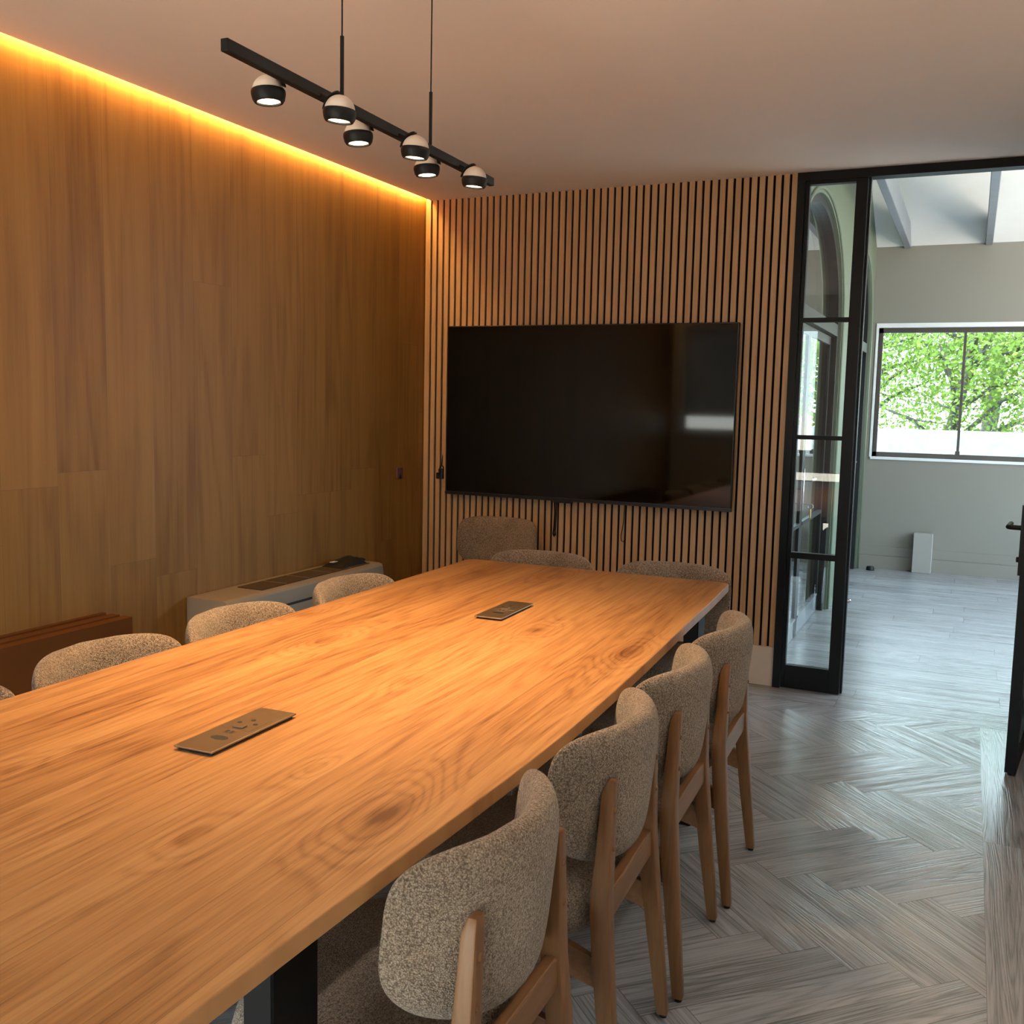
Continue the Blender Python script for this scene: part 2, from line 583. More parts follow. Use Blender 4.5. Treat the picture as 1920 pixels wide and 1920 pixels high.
# ---- boards laid on a plane, each with its own UV and random tone
def clip(poly, a0, a1, b0, b1):
    def cut(ps, idx, val, keep_less):
        out = []
        for i in range(len(ps)):
            p, q = ps[i], ps[(i + 1) % len(ps)]
            pin = p[idx] <= val if keep_less else p[idx] >= val
            qin = q[idx] <= val if keep_less else q[idx] >= val
            if pin:
                out.append(p)
            if pin != qin:
                t = (val - p[idx]) / (q[idx] - p[idx])
                out.append((p[0] + t * (q[0] - p[0]), p[1] + t * (q[1] - p[1])))
        return out
    for idx, val, less in ((0, a0, False), (0, a1, True), (1, b0, False), (1, b1, True)):
        if len(poly) < 3:
            return []
        poly = cut(poly, idx, val, less)
    return poly if len(poly) >= 3 else []


def boards(bm, planks, rect, to3d):
    """planks: (a, b, direction angle, length, width); rect clips in plane coordinates"""
    uvl = bm.loops.layers.uv.verify()
    pl = bm.loops.layers.float_vector.get('pl') or bm.loops.layers.float_vector.new('pl')
    for a, b, ang, L, Wd in planks:
        ca, sa = math.cos(ang), math.sin(ang)
        P = lambda u, v: (a + u * ca - v * sa, b + u * sa + v * ca)
        poly = clip([P(0, 0), P(L, 0), P(L, Wd), P(0, Wd)], *rect)
        if not poly:
            continue
        area = abs(sum(poly[i][0] * poly[(i + 1) % len(poly)][1] - poly[(i + 1) % len(poly)][0] * poly[i][1] for i in range(len(poly)))) / 2
        if area < 1e-6:
            continue
        r = random.random()
        f = bm.faces.new([bm.verts.new(to3d(*p)) for p in poly])
        for lp, p in zip(f.loops, poly):
            du, dv = p[0] - a, p[1] - b
            lp[uvl].uv = (du * ca + dv * sa, -du * sa + dv * ca)
            lp[pl] = (r, L, Wd)


# ================================================================== STRUCTURE
H = 2.57            # ceiling height
XS = 2.087          # end of the slatted wall / start of the glazed screen
XR = 3.44           # right wall of the meeting room
YB = -5.45          # wall behind the camera
YF = 4.40           # far wall of the next room
XG = 2.071          # green wall plane
X2 = 6.2            # right wall of the next room

# floor: herringbone field, border boards, straight boards in the next room
bm = bmesh.new()
w, n = 0.1205, 5
ox, oy = 2.615 * .9518, -1.375 * .9518
pls = []
s2 = math.sqrt(0.5)
ud, vd = (s2, -s2), (s2, s2)
for i in range(-60, 61):
    for j in range(-60, 61):
        m = (i - j) % (2 * n)
        x = ox + (i * ud[0] + j * vd[0]) * w
        y = oy + (i * ud[1] + j * vd[1]) * w
        if not (-1.2 < x < 4.5 and -7 < y < 1.2):
            continue
        if m == 0:
            pls.append((x, y, math.atan2(ud[1], ud[0]), n * w, w))
        elif m == 2 * n - 1:
            # runs along v, width towards +u
            pls.append((x + ud[0] * w, y + ud[1] * w, math.atan2(vd[1], vd[0]), n * w, w))
flat = lambda a, b: (a, b, 0.0)
boards(bm, pls, (0.0, 3.06, YB, -0.24), flat)
pls = []
y = -1.573 - 1.3 * 4
while y < 0:
    pls.append((3.06 + 0.195, y, R(90), 1.3, 0.195))
    pls.append((3.06 + 0.39, y + 0.5, R(90), 1.3, 0.195))
    y += 1.3
boards(bm, pls, (3.06, XR, YB, -0.24), flat)
pls = []
for k in range(30):
    yy = -0.24 + k * 0.19
    x = -0.6 - random.random() * 1.2
    while x < 6.4:
        pls.append((x, yy, 0.0, 1.22, 0.19))
        x += 1.22
boards(bm, [p for p in pls if p[1] < 0.0], (0.0, XR, -0.24, 0.0), flat)
boards(bm, pls, (-0.2, X2, 0.0, YF), flat)
fl = struct('floor', bm, M['floor_wood'], 'pale oak floor laid in herringbone with straight border boards', 'floor')

# left wall: vertical oak boards
bm = bmesh.new()
pls = []
k = 0
ys = -2.384 + 0.231 * 11
while ys > YB - 0.3:
    z = -random.random() * 1.5
    while z < H + 0.2:
        Lb = 1.9
        pls.append((ys, z, R(90), Lb, 0.231))
        z += Lb
    ys -= 0.231
boards(bm, pls, (YB, 0.0, 0.0, 2.66), lambda a, b: (0.0, a, b))
lw = struct('wall_left', bm, M['wall_wood'], 'wood clad wall of tall oak boards under the glowing light strip', 'wall')
boxes('wall_core', [(-0.14, -0.004, YB - 0.1, 0.12, -0.1, 2.75)], M['white_wall'], lw)

# back wall with slats
wb = sbox('wall_back', [(-0.14, XS, 0.0, 0.12, -0.1, 5.2), (XS, X2, 0.0, 0.12, 2.60, 5.2), (XR, X2, 0.0, 0.12, 0, 2.60)], M['white_wall'],
          'end wall behind the screen, clad in slats', 'wall')
boxes('felt_backing', [(0.0, XS, -0.008, 0.0, 0.205, H)], M['felt'], wb)
bm = bmesh.new()
pitch_s = 0.03943
for k in range(53):
    x1 = 0.0372 + k * pitch_s
    x0 = x1 - 0.0268
    if k == 0:
        x0 = 0.006
    add_box(bm, x0, min(x1, XS), -0.022, -0.008, 0.205, H)
slats = link('slat_cladding', bm, M['slat'], wb)

sk = sbox('baseboard_back', [(0.0, XS - 0.002, -0.018, 0.0, 0.0, 0.205)], M['skirting'], 'tall plain skirting below the slatted wall', 'skirting board')

# rear wall with a window, right wall
wx0, wx1, wz0, wz1 = 0.10, 0.86, 1.145, 2.27
vx0, vx1, vz0 = 0.96, 1.50, 0.95
lx0, lx1, lz0, lz1 = 0.90, 2.60, 0.04, 0.80
sbox('wall_rear', [(-0.14, wx0, YB - 0.12, YB, 0, 2.75), (wx0, wx1, YB - 0.12, YB, 0, wz0), (wx0, wx1, YB - 0.12, YB, wz1, 2.75), (wx1, lx0, YB - 0.12, YB, 0, 2.75),
                   (lx0, vx0, YB - 0.12, YB, lz1, 2.75), (vx0, vx1, YB - 0.12, YB, lz1, vz0), (vx0, vx1, YB - 0.12, YB, wz1, 2.75), (vx1, lx1, YB - 0.12, YB, lz1, 2.75),
                   (lx1, XR + 0.1, YB - 0.12, YB, 0, 2.75), (lx0, lx1, YB - 0.12, YB, 0, lz0)], M['white_wall'],
     'plain white wall behind the camera with a window in it', 'wall')
sbox('wall_right', [(XR, XR + 0.1, YB, 0.0, 0.0, 2.75)], M['white_wall'], 'plain white wall on the right of the meeting room', 'wall')

# ceiling with the light gap along the left wall
GAP = 0.034
ce = sbox('ceiling', [(GAP, XR - 0.05, YB, 0.0, H, H + 0.02), (XR - 0.05, XR, -0.9, 0.0, H, H + 0.02), (-0.14, XR + 0.1, YB - 0.12, 0.0, 2.66, 2.75)], M['ceiling'],
          'flat plastered ceiling of the meeting room', 'ceiling')
bm = bmesh.new()
add_box(bm, 0.012, 0.024, YB + 0.02, -0.026, H + 0.022, H + 0.030)
led = link('light_strip', bm, M['led'])
tag(led, 'warm light strip glowing in the gap above the oak wall', 'light strip')

bm = bmesh.new()
add_box(bm, XR - 0.034, XR - 0.014, YB + 0.02, -0.95, H + 0.022, H + 0.030)  # strip added out of view to lift the room and ceiling
tag(link('light_strip', bm, M['fill_strip']), 'added unseen fill light strip in the ceiling gap along the white right wall', 'light strip')

# ---- next room shell
ZC = 2.8636
SL = 0.50
zc = lambda y: ZC + (YF - y) * SL
winx0, winx1, winz0, winz1 = 2.13, 5.62, 1.0103, 2.1723
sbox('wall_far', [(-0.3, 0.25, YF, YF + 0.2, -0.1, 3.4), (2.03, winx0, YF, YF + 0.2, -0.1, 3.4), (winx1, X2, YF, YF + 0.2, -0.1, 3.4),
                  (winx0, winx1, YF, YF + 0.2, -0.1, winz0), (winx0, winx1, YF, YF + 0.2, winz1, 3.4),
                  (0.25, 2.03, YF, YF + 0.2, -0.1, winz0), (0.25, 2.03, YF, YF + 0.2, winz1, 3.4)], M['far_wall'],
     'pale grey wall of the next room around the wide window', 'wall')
# skirting and trunking on the far wall
bm = bmesh.new()
add_box(bm, XG, X2, YF - 0.014, YF, 0.0, 0.118)
add_box(bm, XG, X2, YF - 0.010, YF, 0.120, 0.203)
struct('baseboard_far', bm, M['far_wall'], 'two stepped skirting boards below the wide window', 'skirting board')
# sloping ceiling
bm = bmesh.new()
a = [(-0.3, YF + 0.2, zc(YF + 0.2)), (X2 + .1, YF + 0.2, zc(YF + 0.2)), (X2 + .1, 0.0, zc(0.0)), (-0.3, 0.0, zc(0.0))]
add_prism(bm, a, (0, 0, 0.12))
struct('ceiling', bm, M['white_trim'], 'sloping white ceiling of the next room', 'ceiling')
# right wall with an unseen tall opening added for more daylight
sbox('wall_annex', [(X2, X2 + 0.12, 0.0, 0.5, 0, 5.3), (X2, X2 + 0.12, 4.0, YF + .2, 0, 5.3), (X2, X2 + 0.12, 0.5, 4.0, 0, 0.5), (X2, X2 + 0.12, 0.5, 4.0, 3.3, 5.3)],
     M['far_wall'], 'right wall of the next room with unseen tall opening added for daylight', 'wall')
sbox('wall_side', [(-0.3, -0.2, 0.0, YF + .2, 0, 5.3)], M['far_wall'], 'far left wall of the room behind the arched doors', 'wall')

# green wall with two elliptical-headed openings
arches = [(1.16, 1.02), (3.53, 0.74)]      # centre y, half width
SPR, RISE = 2.02, 0.66


def arch_pts(cy, hw, nseg=40, spr=SPR, rise=RISE):
    pts = []
    for k in range(nseg + 1):
        t = math.pi * k / nseg
        c_, s_ = math.cos(t), math.sin(t)
        pts.append((cy - hw * c_, spr + rise * s_))
    return pts


bm = bmesh.new()
TH = 0.17


def wall_yz(bm, pts2):
    add_prism(bm, [(XG - TH, p[0], p[1]) for p in pts2], (TH, 0, 0))


prev = 0.12
for cy, hw in arches:
    wall_yz(bm, [(prev, 0), (cy - hw, 0), (cy - hw, zc(cy - hw)), (prev, zc(prev))])
    ap = arch_pts(cy, hw)
    for p, q in zip(ap, ap[1:]):
        wall_yz(bm, [(p[0], p[1]), (q[0], q[1]), (q[0], zc(q[0])), (p[0], zc(p[0]))])
    prev = cy + hw
wall_yz(bm, [(prev, 0), (YF, 0), (YF, zc(YF)), (prev, zc(prev))])
bmesh.ops.remove_doubles(bm, verts=bm.verts, dist=1e-5)
struct('wall_green', bm, M['green_wall'], 'sage green side wall of the next room with arched openings', 'wall')


# ---- arched glazed doors in the green wall
def arched_door(name, cy, hw, label):
    root = thing(name, (XG - 0.06, cy, 0), label, 'door', None, 'structure')
    xd0, xd1 = XG - 0.085, XG - 0.02
    bm = bmesh.new()                                     # outer frame following the arch
    fw = 0.05
    ap, ai = arch_pts(cy, hw - 0.002), arch_pts(cy, hw - fw, rise=RISE - fw)
    for (p, q, r_, s_) in zip(ap, ap[1:], ai[1:], ai):
        add_prism(bm, [(xd0, p[0], p[1]), (xd0, q[0], q[1]), (xd0, r_[0], r_[1]), (xd0, s_[0], s_[1])], (xd1 - xd0, 0, 0))
    add_box(bm, xd0, xd1, cy - hw + 0.002, cy - hw + fw, 0, SPR)
    add_box(bm, xd0, xd1, cy + hw - fw, cy + hw - 0.002, 0, SPR)
    add_box(bm, xd0, xd1, cy - hw + fw, cy + hw - fw, 1.93, 2.01)
    link('frame', bm, M['door_steel'], root)
    bm = bmesh.new()                                     # fan light
    pts = arch_pts(cy, hw - fw, rise=RISE - fw)
    add_prism(bm, [(XG - 0.068, p[0], p[1]) for p in pts], (0.006, 0, 0))
    tag(link('fan_light_pane', bm, M['glass'], root), 'arched glass above the doors')
    bm = bmesh.new()                                     # moulded bead around the arch
    add_tube(bm, [(XG + 0.004, p[0], p[1]) for p in [(cy - hw - .02, 0.0)] + arch_pts(cy, hw + 0.03, rise=RISE + .03) + [(cy + hw + .03, 0.0)]], 0.012, 8)
    link('arch_bead', bm, M['green_wall'], root, True)
    st = 0.050
    xl0, xl1 = XG - 0.082, XG - 0.058
    for s_ in (-1, 1):
        a0, a1 = (cy - hw + fw + .003, cy - .002) if s_ < 0 else (cy + .002, cy + hw - fw - .003)
        bm = bmesh.new()
        add_box(bm, xl0, xl1, a0, a0 + st, 0.008, 1.925)
        add_box(bm, xl0, xl1, a1 - st, a1, 0.008, 1.925)
        add_box(bm, xl0, xl1, a0 + st, a1 - st, 1.87, 1.925)
        add_box(bm, xl0 + .002, xl1 + 0.004, a0 + st, a1 - st, 0.705, 0.728)
        leaf = link('leaf', bm, M['door_steel'], root)
        boxes('kick_panel', [(xl0 + .002, xl1 - .002, a0 + st, a1 - st, 0.008, 0.118), (xl0, xl1 + 0.006, a0 + st, a1 - st, 0.118, 0.132)], M['kick'], leaf)
        boxes('pane', [(XG - 0.073, XG - 0.067, a0 + st, a1 - st, 0.132, 0.705), (XG - 0.073, XG - 0.067, a0 + st, a1 - st, 0.728, 1.87)], M['glass'], leaf)
    # lever handle on the meeting stile
    bm = bmesh.new()
    hy = cy + 0.03
    add_box(bm, xl1, xl1 + 0.008, hy - 0.018, hy + 0.018, 0.80, 1.06, 0.003)
    add_tube(bm, [(xl1, hy, 0.99), (xl1 + 0.05, hy, 0.99)], 0.009, 10)
    add_tube(bm, [(xl1 + 0.05, hy, 0.99), (xl1 + 0.055, hy + 0.03, 0.99), (xl1 + 0.055, hy + 0.13, 0.99)], 0.009, 10)
    link('door_handle', bm, M['chrome'], root, True, 40)
    return root


arched_door('door_3', arches[0][0], arches[0][1], 'nearer arched double glass door in the sage green wall')
arched_door('door_4', arches[1][0], arches[1][1], 'farther arched double glass door in the sage green wall')


def key_bunch(cy, label):
    x = XG - 0.052
    y = cy + 0.03
    t = thing('key', (x, y, 0.84), label, 'key', 'keys hanging in the arched door locks')
    bm = bmesh.new()
    add_box(bm, x, x + 0.045, y - 0.002, y + 0.002, 0.835, 0.845)
    link('key_blade', bm, M['chrome'], t)
    bm = bmesh.new()
    add_tube(bm, [(x + 0.045 + 0.016 * math.cos(k * math.pi / 8), y, 0.828 + 0.016 * math.sin(k * math.pi / 8)) for k in range(17)], 0.0022, 6)
    link('key_ring', bm, M['chrome'], t, True)
    bm = bmesh.new()
    add_box(bm, x + 0.041, x + 0.049, y - 0.014, y + 0.014, 0.755, 0.812, 0.003, 2)
    tag(link('key_tag', bm, M['brass'], t), 'brass coloured tag')


key_bunch(arches[0][0], 'key with brass tag in the nearer arched door')
key_bunch(arches[1][0], 'key with brass tag in the farther arched door')

# ---- wide window of the next room
wr = thing('window_1', (winx0, YF + 0.06, winz0), 'wide window with brown frames looking onto trees', 'window', None, 'structure')
fy0, fy1 = YF + 0.05, YF + 0.09
bm = bmesh.new()
add_box(bm, winx0, winx1, fy0, fy1, winz1 - 0.055, winz1 - 0.012)
add_box(bm, winx0, winx1, fy0, fy1, winz0 + 0.0, winz0 + 0.045)
add_box(bm, winx0, winx0 + 0.035, fy0, fy1, winz0, winz1)
add_box(bm, winx1 - 0.035, winx1, fy0, fy1, winz0, winz1)
link('window_frame', bm, M['alu'], wr)
mul = [2.838, 3.55, 4.26, 4.95]
for x in mul:
    bm = bmesh.new()
    add_box(bm, x - 0.011, x + 0.011, fy0 - 0.004, fy1, winz0 + 0.045, winz1 - 0.055)
    add_box(bm, x - 0.020, x + 0.018, fy0 - 0.018, fy0 - 0.004, winz0 + 0.042, winz0 + 0.075)
    link('mullion', bm, M['alu'], wr)
xs_ = [winx0 + 0.035] + mul + [winx1 - 0.035]
for a0, a1 in zip(xs_, xs_[1:]):
    boxes('pane', [(a0 + .011, a1 - .011, YF + 0.066, YF + 0.072, winz0 + 0.045, winz1 - 0.055)], M['glass'], wr)
boxes('window_sill', [(winx0 - 0.01, winx1 + 0.01, YF - 0.012, YF + 0.05, winz0 - 0.020, winz0 + 0.002)], M['white_trim'], wr)
boxes('head_trim', [(winx0 - 0.02, winx1 + 0.02, YF - 0.008, YF + 0.05, winz1 - 0.012, winz1 + 0.026), (winx0 - 0.02, winx0, YF - 0.008, YF + 0.05, winz0, winz1 - .012)], M['white_trim'], wr)

# ---- rear window with a half drawn roller blind (seen in the screen)
rw = thing('window_2', (wx0, YB - 0.06, wz0), 'rear window with half drawn roller blind', 'window', None, 'structure')
bm = bmesh.new()
for b in [(wx0, wx1, YB - .09, YB - .05, wz0, wz0 + .05), (wx0, wx1, YB - .09, YB - .05, wz1 - .05, wz1), (wx0, wx0 + .05, YB - .09, YB - .05, wz0, wz1),
          (wx1 - .05, wx1, YB - .09, YB - .05, wz0, wz1)]:
    add_box(bm, *b)
link('window_frame', bm, M['white_trim'], rw)
boxes('pane', [(wx0 + .05, wx1 - .05, YB - .073, YB - .067, wz0 + .05, wz1 - .05)], M['glass'], rw)
boxes('window_sill', [(wx0 - .03, wx1 + .03, YB - .05, YB + .03, wz0 - .025, wz0)], M['white_trim'], rw)
bl = boxes('roller_blind', [(wx0 + .035, wx1 - .02, YB - .036, YB - .034, 1.345, wz1 - .04)], M['blind'], rw)
boxes('blind_rail', [(wx0 + .035, wx1 - .02, YB - .042, YB - .028, 1.325, 1.347)], M['white_trim'], bl)

vw = thing('added_window_3', (vx0, YB - 0.06, vz0), 'added unseen rear window for fill daylight beside the one with the blind', 'window', None, 'structure')  # window added out of view, neutral fill from behind the camera
bm = bmesh.new()
for b in [(vx0, vx1, YB - .09, YB - .05, vz0, vz0 + .05), (vx0, vx1, YB - .09, YB - .05, wz1 - .05, wz1), (vx0, vx0 + .05, YB - .09, YB - .05, vz0, wz1),
          (vx1 - .05, vx1, YB - .09, YB - .05, vz0, wz1)]:
    add_box(bm, *b)
link('window_frame', bm, M['white_trim'], vw)
boxes('pane', [(vx0 + .05, vx1 - .05, YB - .073, YB - .067, vz0 + .05, wz1 - .05)], M['glass'], vw)

lwn = thing('added_window_4', (lx0, YB - 0.06, lz0), 'added unseen low strip window in the rear wall that lights the ceiling', 'window', None, 'structure')  # low window added out of view to throw light up at the ceiling
bm = bmesh.new()
for b in [(lx0, lx1, YB - .09, YB - .05, lz0, lz0 + .03), (lx0, lx1, YB - .09, YB - .05, lz1 - .03, lz1), (lx0, lx0 + .03, YB - .09, YB - .05, lz0, lz1),
          (lx1 - .03, lx1, YB - .09, YB - .05, lz0, lz1)]:
    add_box(bm, *b)
link('window_frame', bm, M['white_trim'], lwn)
boxes('pane', [(lx0 + .03, lx1 - .03, YB - .073, YB - .067, lz0 + .03, lz1 - .03)], M['glass'], lwn)

# ---- black steel screen: head, fixed light, door leaf
trim = sbox('trim_1', [(XS, XR, -0.03, 0.05, 2.5287, H)], M['black_steel'], 'black steel head rail of the glazed screen', 'trim')
fp = thing('door_1', (XS, 0, 0), 'narrow fixed glass leaf with black bars beside the slatted wall', 'door', None, 'structure')
y0, y1 = -0.022, 0.022
xa, xb, xc, xd = XS + 0.001, 2.147, 2.361, 2.428
bm = bmesh.new()
add_box(bm, xa, xa + 0.036, -0.034, 0.046, 0.0, 2.5287)
link('post', bm, M['black_steel'], fp)
bm = bmesh.new()
add_box(bm, xa + 0.039, xb, y0, y1, 0.004, 2.5287, 0.002)
add_box(bm, xc, xd - 0.012, y0, y1, 0.004, 2.5287, 0.002)
add_box(bm, xb, xc, y0, y1, 0.004, 0.122)
add_box(bm, xb, xc, y0, y1, 2.512, 2.5287)
for a0, a1 in ((0.675, 0.705), (1.276, 1.297), (1.852, 1.874)):
    add_box(bm, xb, xc, y0 + .004, y1 - .004, a0, a1)
link('frame', bm, M['black_steel'], fp)
bm = bmesh.new()
add_box(bm, xd - 0.010, xd, 0.0, 0.042, 0.004, 2.5287, 0.001)
link('closing_stile', bm, M['black_steel'], fp)
for a0, a1 in ((0.122, 0.675), (0.705, 1.276), (1.297, 1.852), (1.874, 2.512)):
    boxes('pane', [(xb, xc, -0.003, 0.003, a0, a1)], M['glass'], fp)
bm = bmesh.new()
add_lathe(bm, [(0, 0), (0.010, 0), (0.010, 0.012), (0.006, 0.016), (0, 0.016)], (xd, 0.02, 0.477), 12, Matrix.Rotation(R(90), 4, 'Y'))
tag(link('stop_stud', bm, M['chrome'], fp, True, 40), 'small chrome stud on the closing edge')

hinge = Vector((3.268, 0.0, 0))
free = Vector((3.163, -0.858, 0))
sbox('trim_2', [(3.272, XR, -0.034, 0.046, 0.0, 2.5287)], M['black_steel'], 'black steel hinge post at the right of the doorway', 'trim')
dr = thing('door_2', tuple(hinge), 'open black steel glass door leaf at the right edge', 'door', None, 'structure')
dirv = (free - hinge)
DL = dirv.length
dirv.normalize()
nrm = Vector((-dirv.y, dirv.x, 0))      # towards +x side


def leaf_box(bm, s0, s1, t0, t1, z0, z1, bev=0.0):
    vs = add_box(bm, s0, s1, t0, t1, z0, z1)
    for v in vs:
        p = hinge + dirv * v.co.x + nrm * v.co.y
        v.co = Vector((p.x, p.y, v.co.z))


T = 0.021
bm = bmesh.new()
leaf_box(bm, 0.004, 0.06, -T, T, 0.012, 2.50)
leaf_box(bm, DL - 0.062, DL, -T, T, 0.012, 2.50)
leaf_box(bm, 0.06, DL - 0.062, -T, T, 0.012, 0.122)
leaf_box(bm, 0.06, DL - 0.062, -T, T, 2.44, 2.50)
for a0, a1 in ((0.675, 0.705), (1.276, 1.297), (1.852, 1.874)):
    leaf_box(bm, 0.06, DL - 0.062, -T + .004, T - .004, a0, a1)
lf = link('leaf_frame', bm, M['black_steel'], dr)
for a0, a1 in ((0.122, 0.675), (0.705, 1.276), (1.297, 1.852), (1.874, 2.44)):
    bm = bmesh.new()
    leaf_box(bm, 0.06, DL - 0.062, -0.003, 0.003, a0, a1)
    link('pane', bm, M['glass'], dr)
for sgn in (-1, 1):
    bm = bmesh.new()
    leaf_box(bm, DL - 0.050, DL - 0.012, sgn * T, sgn * (T + 0.009), 0.80, 1.075)
    hz = 0.985
    P = lambda s, t, z: tuple(hinge + dirv * s + nrm * (sgn * t)) [:2] + (z,)
    add_tube(bm, [P(DL - 0.031, T, hz), P(DL - 0.031, T + 0.045, hz), P(DL - 0.04, T + 0.055, hz), P(DL - 0.16, T + 0.056, hz + .002)], 0.0095, 10)
    add_lathe(bm, [(0, 0), (0.011, 0), (0.011, 0.01), (0, 0.012)], P(DL - 0.031, T + .008, 0.86), 12, Matrix.Rotation(math.atan2(nrm.y * sgn, nrm.x * sgn), 4, 'Z') @ Matrix.Rotation(R(90), 4, 'Y'))
    tag(link('door_handle', bm, M['black_matt'] if sgn < 0 else M['black_matt'], dr, True, 40), 'black lever handle on its plate')

# ---- tie beams of the next room
for i, (x, lab) in enumerate([(2.327, 'grey steel roof beam nearer the green wall'), (2.972, 'grey steel roof beam farther from the green wall')]):
    bm = bmesh.new()
    add_box(bm, x - 0.028, x + 0.028, 0.12, YF, 2.845, 3.02, 0.004)
    o = link('roof_beam', bm, M['beam'])
    tag(o, lab, 'beam', 'roof beams in the next room')

# ---- white boxing on the far wall floor
bm = bmesh.new()
add_box(bm, 2.531, 2.690, YF - 0.10, YF - 0.014, 0.0, 0.352, 0.004)
tag(link('pipe_boxing', bm, M['boxing']), 'short white boxing standing against the wall below the wide window', 'boxing')
bm = bmesh.new()
add_lathe(bm, [(0, 0), (0.035, 0), (0.035, 0.02), (0.028, 0.035), (0, 0.037)], (2.19, YF - 0.16, 0), 20)
tag(link('door_stop', bm, M['black_matt'], None, True, 40), 'small black round door stop on the floor by the far corner', 'door stop')

# ================================================================== THE TABLE
right = [(-1.36, 2.126), (-1.70, 2.146), (-2.13, 2.166), (-2.49, 2.185), (-2.87, 2.202), (-3.25, 2.213), (-3.55, 2.213), (-3.85, 2.205), (-4.15, 2.198), (-4.40, 2.194), (-4.62, 2.188)]
left = [(-1.36, 0.990), (-1.65, 0.998), (-1.96, 1.004), (-2.44, 1.013), (-2.82, 1.016), (-3.10, 1.017), (-3.42, 1.020), (-3.67, 1.024), (-4.0, 1.030), (-4.62, 1.045)]
tb = thing('conference_table', (1.605, -2.98, 0), 'long oak conference table with rounded corners on black steel legs', 'table')


def smooth_curve(pts, nn=14):
    """Catmull-Rom through (y, x)"""
    out = []
    P = [pts[0]] + pts + [pts[-1]]
    for i in range(1, len(P) - 2):
        for k in range(nn // 2):
            t = k / (nn // 2)
            q = []
            for c in (0, 1):
                p0, p1, p2, p3 = P[i - 1][c], P[i][c], P[i + 1][c], P[i + 2][c]
                q.append(0.5 * (2 * p1 + (p2 - p0) * t + (2 * p0 - 5 * p1 + 4 * p2 - p3) * t * t + (3 * p1 - p0 - 3 * p2 + p3) * t ** 3))
            out.append(tuple(q))
    out.append(pts[-1])
    return out


YE = -1.328
rp = [(x, y) for y, x in smooth_curve(right)]
lp = [(x, y) for y, x in smooth_curve(left)]


def arc(cx, cy, r, a0, a1, nn=8):
    return [(cx + r * math.cos(R(a0 + (a1 - a0) * k / nn)), cy + r * math.sin(R(a0 + (a1 - a0) * k / nn))) for k in range(nn + 1)]


cr = 0.036
out = arc(0.990 + cr, YE - cr, cr, 180, 90) + arc(2.126 - cr, YE - cr, cr, 90, 0)
out += [p for p in rp if p[1] < YE - cr - .01 and p[1] > -4.58] + arc(2.188 - .05, -4.64 + .05, .05, 0, -90) + arc(1.045 + .05, -4.64 + .05, .05, -90, -180)
out += [p for p in reversed(lp) if p[1] < YE - cr - .01 and p[1] > -4.58]
bm = bmesh.new()
TT = 0.030
top = [bm.verts.new((p[0], p[1], 0.75)) for p in out]
ftop = bm.faces.new(top)
res = bmesh.ops.extrude_face_region(bm, geom=[ftop])
newv = [e for e in res['geom'] if isinstance(e, bmesh.types.BMVert)]
bmesh.ops.translate(bm, verts=newv, vec=(0, 0, -TT))
bmesh.ops.recalc_face_normals(bm, faces=bm.faces)
es = [e for e in bm.edges if abs(e.verts[0].co.z - e.verts[1].co.z) < 1e-6 and len(e.link_faces) == 2]
bmesh.ops.bevel(bm, geom=es, offset=0.0025, segments=2, profile=0.5, affect='EDGES')
tt = link('tabletop', bm, M['table'], None)
# keep the tabletop's object space equal to the world so the grain sits where it was measured
tt.parent = tb
tt.matrix_parent_inverse = Matrix.Translation(-Vector(tb.location))
tt.location = (0, 0, 0)
for (xa_, xb_, ya, yb) in ((2.10, 2.15, -1.915, -1.825), (2.10, 2.15, -4.155, -4.052), (1.075, 1.125, -1.915, -1.825), (1.075, 1.125, -4.155, -4.052)):
    bm = bmesh.new()
    add_box(bm, xa_, xb_, ya, yb, 0.0, 0.75 - TT, 0.003)
    link('leg', bm, M['leg_black'], tb)
for ya, yb in ((-1.905, -1.835), (-4.14, -4.07)):
    bm = bmesh.new()
    add_box(bm, 1.125, 2.10, ya, yb, 0.66, 0.75 - TT)
    link('cross_rail', bm, M['leg_black'], tb)


